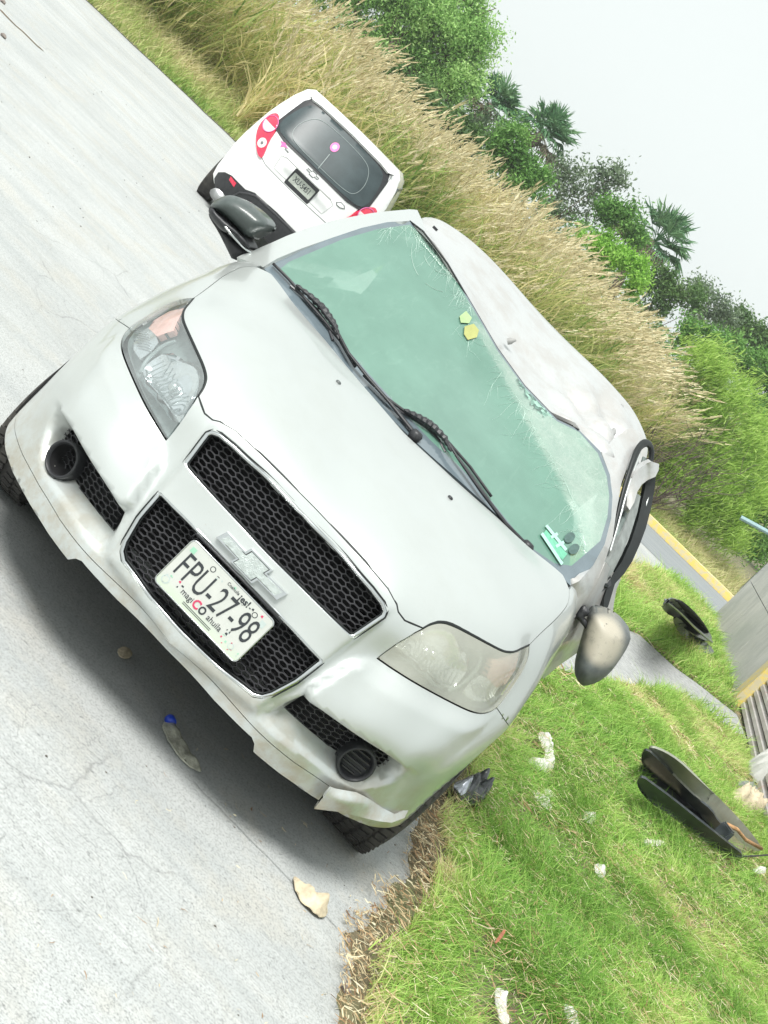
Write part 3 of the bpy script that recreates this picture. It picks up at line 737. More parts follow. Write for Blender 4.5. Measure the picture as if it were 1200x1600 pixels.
def front_plate():
    g = thing('license_plate', None, None); del g['label']; del g['category']; g.parent = car
    zc = .4275; tilt = R(4)
    mw = Matrix.Translation((0, .004, zc)) @ Matrix.Rotation(R(90) - tilt, 4, 'X')
    flat('plate_blank', rrect(.300, .150, .014), 0, .0016, mw, plate_mat(), g)
    bm = bmesh.new(); bm_tube(bm, [mw @ Vector((x, y, .001)) for x, y in rrect(.3, .15, .014)], .0022, 6, closed=True); bm_obj('plate_rim', bm, M_CHROME, g, smooth=True)
    for sx in (-.09, .09): 
        bm = bmesh.new(); bm_box(bm, (sx, .045, zc + .05), (.05, .05, .02)); bm_obj('bracket', bm, M_BLACK, g)
    M = lambda x, y: mw @ Matrix.Translation((x, y, .0020))
    text_mesh('lettering', 'FPU-27-98', .100, K_INK, g, M(0.0, .006), xs=.62, bold=-.0002)
    text_mesh('lettering', 'Coahuila', .0125, K_INK, g, M(.012, .0585), xs=.95)
    text_mesh('lettering', '\u00a1es!', .026, K_INK, g, M(.054, .056), xs=.95, bold=.0006)
    text_mesh('lettering', 'magi', .024, K_INK, g, M(-.058, -.0415), xs=.9)
    text_mesh('lettering', 'C', .034, K_RED, g, M(-.026, -.0405), xs=.9, bold=.001)
    text_mesh('lettering', 'O', .030, K_INK, g, M(-.004, -.0415), xs=.85, bold=.001)
    text_mesh('lettering', 'ahuila', .024, K_INK, g, M(.040, -.0415), xs=.9)
    for a, b in (((-.055, -.060), (.045, -.0575)), ((-.055, -.0645), (.045, -.062))):
        flat('printed_bar', [(a[0], a[1]), (b[0], a[1]), (b[0], a[1] + .0016), (a[0], a[1] + .0016)], .0017, .0022, mw, K_INK, g)
    for x, y, r, m in ((-.128, -.052, .012, K_GREY), (-.06, .055, .008, K_INK), (.098, .050, .008, K_INK), (.112, -.052, .009, K_GREY)):
        flat('printed_seal', [(x + r * math.cos(2*PI*k/16), y + r * math.sin(2*PI*k/16)) for k in range(16)], .0017, .0022, mw, m, g)
        flat('printed_seal', [(x + r * .72 * math.cos(2*PI*k/14), y + r * .72 * math.sin(2*PI*k/14)) for k in range(14)], .0021, .0025, mw, M_PLW, g)
    flat('hologram', [(-.137,.045),(-.122,.045),(-.122,.060),(-.137,.060)], .0017, .0022, mw, K_GREEN, g)
    flat('hologram', [(.120,.038),(.136,.038),(.136,.056),(.120,.056)], .0017, .0022, mw, K_GREY, g)
    rnd = random.Random(5)
    for k in range(34):
        side = rnd.random() < .5
        x = rnd.uniform(-.14, -.085) if side else rnd.uniform(.07, .14); y = rnd.uniform(-.066, -.030) if k % 3 else rnd.uniform(.04, .064)
        if k % 3 == 0: x = rnd.uniform(-.05, .12)
        w, h = rnd.uniform(.003, .009), rnd.uniform(.002, .006)
        flat('printed_motif', [(x, y), (x + w, y + rnd.uniform(-.002, .002)), (x + w * .8, y + h), (x + w * .1, y + h * .8)], .0017, .0022, mw, rnd.choice([K_INK, K_INK, K_GREEN, K_RED, K_GREY, K_GREY]), g)
    # scroll bracket showing round the top corners
    bm = bmesh.new(); bm_tube(bm, [(-.16, .03, .49), (-.157, .02, .512), (0, .018, .5145), (.157, .02, .512), (.16, .03, .49)], .0035, 6); bm_obj('plate_holder', bm, M_BLACK, g, smooth=True)
M_PLW = plate_mat()
front_plate()
M_SIDEG = simple('side_glass_dark', (.03, .045, .042), .1, coat=1)
GZ = -.045      # height of the road under the tyres
# ================================================================== greenhouse, mirrors, doors, wheels of the silver car
def lifted(name, px, ydep, mat, parent, s=9, nrm=(0, -.5, .8), gap=0, depth=.012, lines=(), attr=None, holes=(), yoff=None, extra=()):
    """panel whose outline was measured along sight lines; ydep gives the distance along the car at each point"""
    q = dense([np.array(p, float) for p in px], s, True)
    g = hexgrid(q.min(0), q.max(0), s); g = g[inpoly(g, q)]
    if len(g): g = g[dist_poly(g, q) > s * .45]
    v, t = cdt(g, [q], [dense([np.array(p, float) for p in l], s) for l in lines]); t = t[inpoly(v[t].mean(1), q)]
    y = ydep(v)
    if yoff is not None: y = y + yoff(v)
    P = np.array([aty(p, yy) for p, yy in zip(v, y)])
    at = {k: f(v) for k, f in (attr or {}).items()}
    return panel(name, P, t, mat, parent, nrm=nrm, gap=gap, depth=depth, attr=at)
def depths(*a):
    a = np.array(a, float); return RBF(a[:, :2] / 100, a[:, 2], 1e-5)
def dep_fn(*a):
    f = depths(*a); return lambda v: f(np.asarray(v) / 100)

# --- windshield
ws = [(411,417.5),(433,404),(470,388.5),(520,371),(565,356),(605,347),(640,346),(662,362),(700,412),(740,480),(778,545),(820,603),(870,655),(905,672),(938,705),(953,742),(957,775),(955,810),(945,850),(927,883),(905,908),(891,914.5),(868,893),(828,856),(779,807),(720,753),(671,710),(630,672),(590,634),(545,582),(508,537),(460,478)]
ws_y = dep_fn((411,417,1.075),(508,537,.965),(590,634,.885),(630,672,.868),(671,710,.885),(779,807,.985),(828,856,1.03),(891,914,1.085),(640,346,1.74),(525,369,1.42),(740,480,1.67),(820,603,1.64),(885,662,1.61),(945,720,1.60),(957,775,1.50),(947,845,1.33),(925,885,1.20))
fold = [np.array(p, float) for p in [(742,505),(790,592),(835,668),(880,745),(915,815),(930,860)]]
def ws_dent(v):
    d = dist_poly(v, fold, False); return -.035 * np.exp(-(d / 26) ** 2) 
craz = np.array([(742,505),(790,592),(830,668),(870,745),(905,815),(918,880),(940,865),(957,800),(957,750),(938,705),(905,672),(870,655),(840,625),(800,570),(760,515)], float)
def crazed(v):
    ins = inpoly(v, craz); d = dist_poly(v, craz); c = np.where(ins, .75 + .25 * np.minimum(d / 18, 1), .55 * np.exp(-d / 16))
    top = dist_poly(v, np.array([(600,352),(640,352),(665,375),(700,425),(738,490)], float), False); c = np.maximum(c, .52 * np.exp(-top / 16))
    d2 = dist_poly(v, np.array([(742,505),(835,668),(905,800)], float), False); c = np.maximum(c, .62 * np.exp(-d2 / 14))
    return c
shardp = np.array([(793,543),(812,600),(830,632),(850,650),(880,656),(868,640),(840,610),(818,580)], float)
def shard(v): return np.where(inpoly(v, shardp), 1.0, 0.0)
glassin = [(438,420),(452,409),(480,397),(535,374),(590,358),(640,351),(662,366),(700,416),(740,484),(778,549),(820,606),(870,658),(905,675),(934,708),(948,744),(952,775),(949,808),(938,845),(912,868),(893,884),(866,880),(822,850),(768,783),(725,736),(675,690),(627,640),(580,588),(535,537),(480,462)]
lifted('windshield', glassin, ws_y, M_WS, car, 7, depth=.005, yoff=ws_dent, attr={'crazed': crazed, 'shard': shard}, lines=[list(map(tuple, fold)), list(map(tuple, shardp)) + [tuple(shardp[0])]])
# printed band round the glass: outer ring only
q1 = dense([np.array(p, float) for p in ws], 8, True); q2 = dense([np.array(p, float) for p in glassin], 8, True)
v, t = cdt([(650, 600)], [q1, q2]); c_ = v[t].mean(1); t = t[inpoly(c_, q1) & ~inpoly(c_, q2)]
P = np.array([aty(p, yy) for p, yy in zip(v, ws_y(v) + ws_dent(v))])
panel('frit_band', P, t, M_FRIT, car, nrm=(0, -.5, .8), gap=0, depth=.006)
# things stuck on the glass
def glass_pt(px, off=-.012): return aty(px, float(ws_y([px])[0] + ws_dent(np.array([px], float))[0]) + off)
def sticker(name, px, mat, label=None, off=-.010):
    P = [glass_pt(p, off) for p in px]; n = len(P)
    o = mesh_obj(name, P + [p + np.array([0, .003, .001]) for p in P], [tuple(range(n))] + [(i, (i + 1) % n, n + (i + 1) % n, n + i) for i in range(n)], mat, car)
    if label: o['label'] = label
    return o
M_STK_G = simple('sticker_green', (.14, .42, .28), .3, var=.15, scale=60); M_STK_Y = simple('sticker_yellow', (.36, .37, .13), .4, var=.1); M_STK_D = simple('sticker_grey', (.06, .11, .10), .4, var=.2, scale=50); M_STK_W = simple('sticker_white', (.35, .62, .50), .3, var=.05)
sticker('permit_sticker', [(846,838),(853,828),(886,866),(879,875)], M_STK_G, 'green permit sticker in the lower corner')
for a in ([(852,822),(855,820),(886,858),(883,861)], [(845,835),(848,832),(880,880),(877,883)], [(860,838),(870,832),(872,836),(862,842)], [(868,852),(880,845),(882,849),(870,856)]): sticker('permit_print', a, M_STK_W, off=-.013)
for cx_, cy_ in ((890, 840), (897, 858)):
    sticker('oval_sticker', [(cx_ + 9 * math.cos(k * PI / 8 ) * .9 - 2 * math.sin(k * PI / 8), cy_ + 8 * math.sin(k * PI / 8)) for k in range(16)], M_STK_D)
sticker('toll_tag', [(726,510),(740,506),(748,516),(745,527),(731,531),(725,522)], M_STK_Y, 'yellow tag behind the top of the glass')
sticker('toll_tag', [(718,494),(728,486),(737,497),(733,505),(720,504)], simple('tag_pale', (.30, .42, .20), .4))

# --- roof
hdr = [(641,345,1.745),(662,361,1.71),(700,411,1.685),(740,479,1.675),(778,544,1.66),(820,602,1.645),(870,654,1.625),(905,671,1.62),(930,696,1.62),(940,708,1.625)]
H3 = [aty(p[:2], p[2] + .008) for p in hdr]
zp = [tuple(p) for p in H3]
rp = [(650,328,2.1),(690,345,2.35),(720,365,2.40),(760,398,2.42),(800,440,2.42),(860,510,2.42),(900,549,2.40),(940,585,2.40),(965,612,2.38),(988,640,2.35),(998,664,2.3),(1002,690,2.2)]
Rr = [aty(p[:2], p[2]) for p in rp]
zp += [tuple(p) for p in Rr]
zp += [(-.62, 1.95, 1.405), (-.655, 2.6, 1.40), (-.64, 3.2, 1.36), (-.35, 3.2, 1.43), (0, 3.2, 1.45), (.35, 3.2, 1.44), (.60, 3.1, 1.37), (.655, 2.7, 1.40)]
zp = np.array(zp); ROOFZ = RBF(zp[:, :2], zp[:, 2], 1e-4)
dom = [(p[0], p[1]) for p in H3] + [(.635, 1.75), (.665, 1.95), (.68, 2.2), (.68, 2.6), (.64, 3.2), (.35, 3.27), (0, 3.3), (-.35, 3.27), (-.58, 3.2), (-.60, 2.6), (-.60, 2.2), (-.585, 1.95), (-.57, 1.80)]
dom = dense([np.array(p, float) for p in dom], .03, True)
g = hexgrid(dom.min(0), dom.max(0), .032); g = g[inpoly(g, dom)]; g = g[dist_poly(g, dom) > .015]
v, t = cdt(g, [dom]); t = t[inpoly(v[t].mean(1), dom)]
z = ROOFZ(v)
# crumples pressed into the crushed corner
rng = np.random.default_rng(3)
w = sstep((v[:, 0] - .12) / .35) * sstep((2.35 - v[:, 1]) / .45)
nz_ = np.abs(np.sin(v[:, 0] * 13 + v[:, 1] * 9 + 1.5 * np.sin(v[:, 1] * 7))) 
z = z + w * (.042 * (nz_ - .5) + .012 * np.sin(v[:, 0] * 31 + v[:, 1] * 17) + .008 * np.sin(v[:, 0] * 11 - v[:, 1] * 39)) - .012 * sstep((v[:, 0] + .55) / .2) * np.exp(-((v[:, 1] - 1.86 - .12 * v[:, 0]) / .05) ** 2)
edge = dist_poly(v, dom)
z = z - .02 * np.exp(-edge / .02) * (v[:, 1] > 1.9)
RP = np.stack([v[:, 0], v[:, 1], z], 1)
panel('roof', RP, t, M_ROOF, car, nrm=(0, 0, 1), depth=.012, gap=0, attr={'crush': w})
def roof_pt(px):
    C, d = cray(px); ts = np.linspace(5.2, 7.2, 300); Q = C + d * ts[:, None]; h = Q[:, 2] - ROOFZ(Q[:, :2]); i = np.where(h < 0)[0]
    return Q[i[0]] if len(i) else Q[np.argmin(h)]
M_AER = simple('aerial_grey', (.30, .30, .29), .6)
bm = bmesh.new(); p = aty((797,533), 1.74); bm_lathe(bm, [(.012, -.01), (.012, .004), (.008, .010), (.004, .022), (.0, .023)], Matrix.Translation(p) @ Matrix.Rotation(R(35), 4, 'Y'), 14); bm_obj('aerial_base', bm, M_AER, car, smooth=True)
bm = bmesh.new(); p = aty((680,357), 1.80); bm_box(bm, p, (.02, .015, .01)); bm_obj('roof_clip', bm, M_BLACK, car)
# torn drip moulding lying across the crushed corner
bm = bmesh.new(); L = [aty(a, b) for a, b in (((972,634),2.22),((970,655),2.12),((962,672),2.0),((945,688),1.86),((934,706),1.72),((935,716),1.64))]
bm_tube(bm, dense(smoothline(L, 2), .02), .011, 6, flat=(1, .45)); bm_obj('torn_moulding', bm, simple('torn_moulding', (.36, .36, .35), .5, .3), car, smooth=True)
# header seal line between glass and roof
bm = bmesh.new(); bm_tube(bm, dense([p + np.array([0, -.006, -.002]) for p in H3[:-2]], .03), .0035, 5); bm_obj('header_seal', bm, M_RUBBER, car, smooth=True)

# --- fine cracks running through the glass from the fold and from the header
def crack_lines():
    rn = np.random.default_rng(17); bm = bmesh.new()
    def run(p, d, n, w, br=.10):
        pts = [np.array(p, float)]
        for k in range(n):
            d = d + rn.normal(0, .15, 2); d /= np.linalg.norm(d); pts.append(pts[-1] + d * rn.uniform(2.5, 6))
            if rn.random() < br and n > 5: run(pts[-1], d + rn.normal(0, .8, 2), n // 2, w * .7, br)
        pts = [q for q in pts if inpoly(q, q2)[0]]
        if len(pts) < 3: return
        P = [glass_pt(q, -.004) for q in pts]; ws_ = [w * (1 - .7 * i / (len(P) - 1)) for i in range(len(P))]
        bm_tube(bm, P, ws_, 3)
    fl = dense([np.array(p, float) for p in [(735,500),(790,592),(835,668),(880,745),(910,815),(915,870)]], 4)
    for k in range(90):
        i = rn.integers(0, len(fl)); run(fl[i], np.array([-.9, .25]) + rn.normal(0, .6, 2), rn.integers(2, 12), .0005)
    tl = dense([np.array(p, float) for p in [(600,356),(640,353),(665,372),(700,420),(738,486)]], 4)
    for k in range(110):
        i = rn.integers(0, len(tl)); run(tl[i], np.array([-.5, .6]) + rn.normal(0, .8, 2), rn.integers(2, 10), .0005)
    for c, r0 in (((700, 390), 38), ((705, 395), 62), ((700, 385), 24)):
        for s0 in np.linspace(1.2, 3.4, 4):
            a = s0 + rn.normal(0, .2); P = [(c[0] + r0 * math.cos(a + t_), c[1] + r0 * math.sin(a + t_)) for t_ in np.linspace(0, .5, 7)]; P = [p for p in P if inpoly(p, q2)[0]]
            if len(P) > 2: bm_tube(bm, [glass_pt(p, -.004) for p in P], .0008, 3)
    o = bm_obj('glass_cracks', bm, simple('crack_edges', (.50, .66, .58), .4, var=.1), car); o['kind'] = 'stuff'
crack_lines()
# --- pillars
lp_y = dep_fn((413,413,1.08),(467,386,1.25),(513,370,1.40),(563,355,1.56),(607,346,1.69),(641,344,1.76),(380,400,1.12),(427,378,1.22),(470,360,1.36),(527,343,1.56),(580,333,1.76),(640,326,1.98),(655,331,2.05))
lifted('windshield_pillar', [(411,417.5),(433,404),(470,388.5),(520,371),(565,356),(605,347),(641,345),(664,362),(660,345),(652,328),(640,327),(610,329.5),(580,333),(553,338),(527,343),(497,351),(470,360),(447,369),(427,378),(408,386),(393,393),(378,398),(370,402),(384,407),(400,412)], lp_y, M_PAINT, car, 7, depth=.02)
rp_y = dep_fn((957,775,1.50),(947,845,1.33),(925,885,1.20),(905,910,1.10),(940,708,1.63),(953,742,1.60),(990,700,1.80),(985,718,1.74),(975,745,1.66),(966,790,1.55),(957,842,1.42),(944,880,1.33),(931,912,1.27),(913,940,1.24),(897,964,1.22),(889,921,1.10),(888,945,1.12))
lifted('windshield_pillar', [(940,708),(953,742),(957,775),(955,810),(945,850),(927,883),(905,908),(891,914.5),(889,921),(889,936),(887,950),(893,966),(897,964),(913,940),(931,912),(944,880),(957,842),(963,800),(971,755),(984,718),(996,690),(1002,676),(985,668),(960,684)], rp_y, M_ROOF, car, 7, depth=.02, attr={'crush': lambda v: np.where(v[:, 1] < 850, .5, 0.0)})

# --- bodyside of the far and near flanks (doors, rear wing, boot): seen only from the side
def flank(sgn):
    ys = [1.28, 1.7, 2.3, 2.9, 3.4, 3.75, 4.05, 4.22]
    prof = {.20: .80, .35: .835, .55: .85, .72: .838, .84: .80, .92: .765}
    V = []; F = []
    for y in ys:
        k = 1 - .22 * max(0, (y - 3.3) / .92) ** 2; 
        for z_, x in prof.items(): V.append((sgn * x * k * (.985), y, z_ + (.0 if z_ < .8 else .02 * (y - 1.28) / 3)))
    n = len(prof)
    for i in range(len(ys) - 1):
        for j in range(n - 1): F.append((i * n + j, (i + 1) * n + j, (i + 1) * n + j + 1, i * n + j + 1))
    o = mesh_obj('body_side', V, F, M_PAINT, car, smooth=True)
    return o
flank(1); flank(-1)
V = []; F = []
for x in (-.75, -.4, 0, .4, .75): V += [(x, 3.28, 1.36 - .05 * abs(x)), (x, 3.62, .97), (x, 4.15, .96), (x * .96, 4.27, .80), (x * .96, 4.24, .45), (x * .95, 4.15, .22)]
for i in range(4):
    for j in range(1, 5): F.append((i * 6 + j, (i + 1) * 6 + j, (i + 1) * 6 + j + 1, i * 6 + j + 1))
mesh_obj('boot', V, F, M_PAINT, car, smooth=True)
mesh_obj('rear_window', [V[i * 6] for i in range(5)] + [V[i * 6 + 1] for i in range(5)], [(i, i + 1, i + 6, i + 5) for i in range(4)], M_FRIT, car, smooth=True)
bm = bmesh.new(); bm_box(bm, (0, 2.5, .24), (1.5, 3.1, .06)); bm_obj('floor_pan', bm, M_DARK, car)
bm = bmesh.new(); bm_box(bm, (0, 1.15, .55), (1.40, .06, .55)); bm_box(bm, (0, .62, .36), (1.0, .5, .22)); bm_obj('firewall', bm, M_DARK, car)
# lining that closes the cabin
bm = bmesh.new(); bm_box(bm, (0, 2.98, 1.02), (1.20, .10, .62)); bm_box(bm, (0, 2.9, .62), (1.35, .5, .3), None, .05); bm_obj('rear_bench', bm, M_DARK, car)
V = [(x, y, z) for y, h in ((1.95, 1.345), (2.6, 1.40), (3.2, 1.36)) for x, z in ((-.60, h - .03), (-.3, h), (0, h + .02), (.3, h), (.60, h - .03))]
mesh_obj('headliner', V, [(i * 5 + j, i * 5 + j + 1, i * 5 + j + 6, i * 5 + j + 5) for i in range(2) for j in range(4)], simple('headlining', (.20, .20, .19), .9), car)
for sx in (-1, 1):
    mesh_obj('side_glass', [(sx * .80, 1.45, .95), (sx * .80, 3.3, .95), (sx * .63, 3.1, 1.34), (sx * .62, 1.95, 1.37)], [(0, 1, 2, 3)], M_SIDEG, car)
# interior: dashboard, steering wheel, seats
M_TRIM = simple('grey_trim', (.10, .11, .11), .7)
bm = bmesh.new(); bm_box(bm, (0, 1.32, .86), (1.36, .42, .16), Matrix.Rotation(R(-8), 3, 'X'), .04); bm_obj('dashboard', bm, M_TRIM, car, smooth=True)
bm = bmesh.new(); mt = Matrix.Translation((.36, 1.62, .95)) @ Matrix.Rotation(R(62), 4, 'X'); bm_tube(bm, [mt @ Vector((.185 * math.cos(a), .185 * math.sin(a), 0)) for a in np.linspace(0, 2 * PI, 28)[:-1]], .016, 8, closed=True)
bm_box(bm, mt @ Vector((0, 0, 0)), (.34, .05, .03), mt.to_3x3()); bm_obj('steering_wheel', bm, M_BLACK, car, smooth=True)
for sx in (-.36, .36):
    bm = bmesh.new(); bm_box(bm, (sx, 2.15, .5), (.5, .5, .16), None, .05); bm_box(bm, (sx, 2.42, .82), (.48, .14, .6), Matrix.Rotation(R(-12), 3, 'X'), .05); bm_obj('seat', bm, M_TRIM, car, smooth=True)

# --- crumpled driver's door (image right) with its torn window frame
dr_y = dep_fn((944,880,1.34),(931,912,1.30),(913,940,1.27),(897,966,1.26),(970,905,1.75),(961,925,1.72),(957,960,1.75),(940,1000,1.8),(900,1020,1.7),(872,1040,1.62),(850,1060,1.55),(846,1050,1.3),(868,1020,1.28),(888,990,1.27),(905,985,1.42),(925,960,1.45))
def crump(v): return .03 * np.sin(v[:, 0] * .16 + v[:, 1] * .07) * sstep((dist_poly(v, np.array([(944,880),(897,966),(846,1055)], float), False)) / 14)
lifted('dented_door', [(946,878),(958,893),(970,905),(963,922),(959,945),(957,962),(948,985),(925,1008),(905,1018),(872,1041),(849,1061),(846,1052),(868,1020),(888,990),(897,966),(913,940),(931,912)], dr_y, M_ROOF, car, 6, nrm=(1, -.6, .2), depth=.03, attr={'crush': lambda v: np.full(len(v), .5)}, yoff=crump)
def strip(name, pts, w, mat, flat_=(1, .5), seg=8, rad=None):
    bm = bmesh.new(); P = dense(smoothline([aty(p[:2], p[2]) for p in pts], 2), .025)
    r = w if rad is None else np.interp(np.linspace(0, 1, len(P)), np.linspace(0, 1, len(rad)), rad)
    bm_tube(bm, P, r, seg, flat=flat_); return bm_obj(name, bm, mat, car, smooth=True)
lifted('door_frame_panel', [(946,908),(958,893),(972,866),(986,832),(996,800),(1001,775),(994,770),(984,800),(972,832),(960,858),(948,884),(938,905)], dep_fn((946,908,1.5),(972,866,1.58),(1001,775,1.74),(984,800,1.66),(948,884,1.46),(938,905,1.44)), simple('frame_inner', (.26, .28, .27), .5, .2, var=.35, scale=18), car, 5, nrm=(.6, -1, 0), depth=.02)
lifted('torn_trim', [(906,948),(918,936),(935,915),(950,907),(960,902),(955,915),(940,925),(925,940),(912,955)], dep_fn((906,948,1.40),(935,915,1.48),(960,902,1.6),(925,940,1.44)), M_BLACK, car, 5, nrm=(.6, -1, 0), depth=.012)
lifted('door_frame_seal', [(943,951),(950,949),(961,912),(975,897),(988,877),(1000,850),(1009,826),(1018,792),(1023,762),(1025,744),(1016,748),(1009,757),(1003,785),(997,812),(986,846),(972,877),(952,906),(944,935)], dep_fn((943,951,1.5),(972,885,1.62),(1000,820,1.76),(1025,744,1.86),(1009,757,1.84),(986,846,1.68)), M_RUBBER, car, 4, nrm=(.6, -1, 0), depth=.022)
lifted('flange_panel', [(981,760),(989,744),(998,733),(1008,725),(1018,721),(1030,725),(1029,735),(1024,745),(1012,750),(1003,757),(996,768),(991,785),(984,797),(979,790)], dep_fn((981,780,1.62),(998,733,1.72),(1030,725,1.86),(1012,750,1.80),(984,797,1.60)), M_ROOF, car, 4, nrm=(.6, -1, 0), depth=.02, attr={'crush': lambda v: np.full(len(v), .4)}, yoff=lambda v: .02 * np.sin(v[:, 0] * .22))
strip('door_frame_edge', [(958,918,1.66),(972,893,1.70),(991,845,1.76),(1008,793,1.82),(1021,748,1.88)], .005, M_PAINT, (1, 1))
strip('rear_door_seal', [(958,838,1.50),(966,800,1.56),(976,760,1.62),(989,720,1.70),(998,698,1.78),(1010,690,1.84),(1018,699,1.88),(1018,718,1.88),(1010,732,1.86)], .012, M_RUBBER, (1.1, .8), rad=[.003, .008, .009, .009, .011, .013, .014, .013, .008])
strip('rear_door_seal', [(952,866,1.5),(962,842,1.56),(972,815,1.62),(982,788,1.70),(990,762,1.76),(1001,735,1.82),(1007,716,1.86)], .009, simple('seal_grey', (.13, .16, .15), .35, var=.5, scale=20), (1.2, .7))
strip('window_frame', [(953,862,1.47),(967,815,1.56),(978,772,1.62),(990,735,1.70),(1000,708,1.78)], .004, M_PAINT, (1, 1))
strip('window_frame', [(956,880,1.55),(966,850,1.6),(975,822,1.66),(983,797,1.72)], .0035, M_CHROME, (1, 1))
bm = bmesh.new(); 
for a, b, yy in (((941,908),(952,900),1.52), ((940,912),(948,916),1.5)): bm_tube(bm, [aty(a, yy), aty(b, yy + .02)], .009, 6)
bm_obj('torn_bracket', bm, M_RUBBER, car)

# --- door mirrors: rounded housings
def housing(name, px, y0, bulge, back, mat, parent, s=5, nrm=(0, -1, 0), attr=None, power=.5, tilt=(0, 0)):
    q = dense(smoothline([np.array(p, float) for p in px], 1, True), s, True)
    g = hexgrid(q.min(0), q.max(0), s); g = g[inpoly(g, q)]; g = g[dist_poly(g, q) > s * .45]
    v, t = cdt(g, [q]); t = t[inpoly(v[t].mean(1), q)]
    d = dist_poly(v, q); m = d.max(); u = np.clip(d / m, 0, 1); c0 = q.mean(0)
    y = y0 - bulge * (1 - (1 - u) ** 2) ** power + (v[:, 0] - c0[0]) * tilt[0] + (v[:, 1] - c0[1]) * tilt[1]
    P = np.array([aty(a, yy) for a, yy in zip(v, y)])
    return panel(name, P, t, mat, parent, nrm=nrm, gap=0, depth=back, dirv=(0, -1, 0), attr={k: f(v) for k, f in (attr or {}).items()})
mL = thing('door_mirror', None, None); del mL['label']; del mL['category']; mL.parent = car
housing('mirror_cap', [(327,325),(331,317),(343,309),(356,304.5),(369,306),(383,313),(401,326),(416,341),(420,350),(418,357),(404,364),(386,373),(366,352),(345,334)], 1.16, .075, .12, simple('cap_plastic', (.055, .07, .066), .48, var=.2, scale=30, coat=.4), mL)
housing('mirror_shell', [(325,327),(331,320),(345,334),(366,352),(386,373),(392,387),(388,391),(376,380),(362,366),(348,362),(338,352),(328,338)], 1.15, .05, .12, M_BLACK, mL)
housing('mirror_foot', [(325,331),(338,352),(352,364),(368,376),(382,388),(393,392),(392,397),(383,400),(364,408.5),(354,388),(340,360),(328,342)], 1.19, .02, .05, M_BLACK, mL)
strip('mirror_trim', [(345,345,1.11),(358,362,1.10),(372,378,1.11),(384,390,1.13),(392,394,1.14)], .004, M_CHROME, (1, 1)).parent = mL
mR = thing('door_mirror', None, None); del mR['category']; mR['label'] = 'muddy mirror hanging down from the dented door'; mR.parent = car
cm = np.array((948., 1003.))
def mud(v): return np.clip(1.9 - 1.5 * np.hypot((v[:, 0] - 942) / 33, (v[:, 1] - 1000) / 42) ** 2, 0, 1)
housing('mirror_shell', [(922,955),(935,953),(957,961),(974,975),(987,994),(981,1011),(968,1032),(952,1053),(935,1066),(913,1073),(905,1068),(897,1052),(899,1036),(907,1010),(914,982)], 1.30, .10, .10, M_MUD, mR, attr={'mud': mud}, tilt=(.0006, -.0003))
housing('mirror_foot', [(911,944),(922,956),(919,962),(911,965),(918,972),(916,984),(911,978),(903,968),(896,967),(899,958)], 1.27, .01, .03, M_BLACK, mR, s=4)

# --- wipers
def wiper(blade, arm, hump):
    w_ = thing('wiper', None, None); del w_['label']; del w_['category']; w_.parent = car
    P = dense([glass_pt(p, -.022) for p in blade], .02)
    bm = bmesh.new(); bm_tube(bm, P, .0065, 6, flat=(1, .8)); bm_obj('rubber_blade', bm, M_BLACK, w_, smooth=True)
    Q = dense([glass_pt(p, -.045) for p in hump], .012)
    bm = bmesh.new(); rad = [.004 + .009 * math.sin(PI * k / (len(Q) - 1)) + (.004 if k % 2 else 0) for k in range(len(Q))]
    bm_tube(bm, Q, rad, 7, flat=(1, .8)); bm_obj('blade_bridge', bm, M_BLACK, w_)
    Q2 = [glass_pt(p, -.035) for p in hump]; bm = bmesh.new(); bm_tube(bm, dense([q + np.array([-.012, 0, -.016]) for q in Q2], .02), .0045, 6); bm_obj('blade_bridge', bm, M_MESH, w_)
    A = dense([glass_pt(p, o) for p, o in arm], .03); rad = np.linspace(.006, .012, len(A))
    bm = bmesh.new(); bm_tube(bm, A, rad, 8, flat=(1, .6)); bm_obj('wiper_arm', bm, M_BLACK, w_, smooth=True)
    p = glass_pt(arm[-1][0], arm[-1][1]); bm = bmesh.new(); bm_lathe(bm, [(0, -.03), (.02, -.03), (.022, .006), (.015, .014), (0, .016)], Matrix.Translation(p), 14); bm_obj('arm_pivot', bm, M_BLACK, w_, smooth=True)
wiper([(427,412),(452,437),(483,474),(508,503),(532,533),(555,573)], [((500,480),-.05),((522,508),-.055),((545,552),-.05),((575,590),-.04),((610,630),-.035),((650,680),-.02)], [(463,445),(485,463),(505,482),(522,507),(530,530)])
wiper([(568,586),(604,622),(650,655),(700,690),(735,730),(768,776)], [((668,655),-.05),((695,682),-.055),((715,715),-.05),((750,765),-.04),((790,818),-.035),((824,853),-.02)], [(632,640),(655,652),(675,665),(695,685),(705,705)])
# plenum cover below the glass
cowl = [on_star(p)[0] for p in [(-.70,1.05,.985),(-.55,.99,.985),(-.39,.94,.98),(-.2,.865,.974),(0,.835,.97),(.2,.865,.974),(.39,.94,.98),(.55,.99,.985),(.70,1.05,.985)]]
V = [p + np.array([0, -.03, -.018]) for p in cowl] + [p + np.array([0, .07, -.020]) for p in cowl]
mesh_obj('cowl_panel', V, [(i, i + 1, i + 10, i + 9) for i in range(8)], M_BLACK, car, smooth=True)

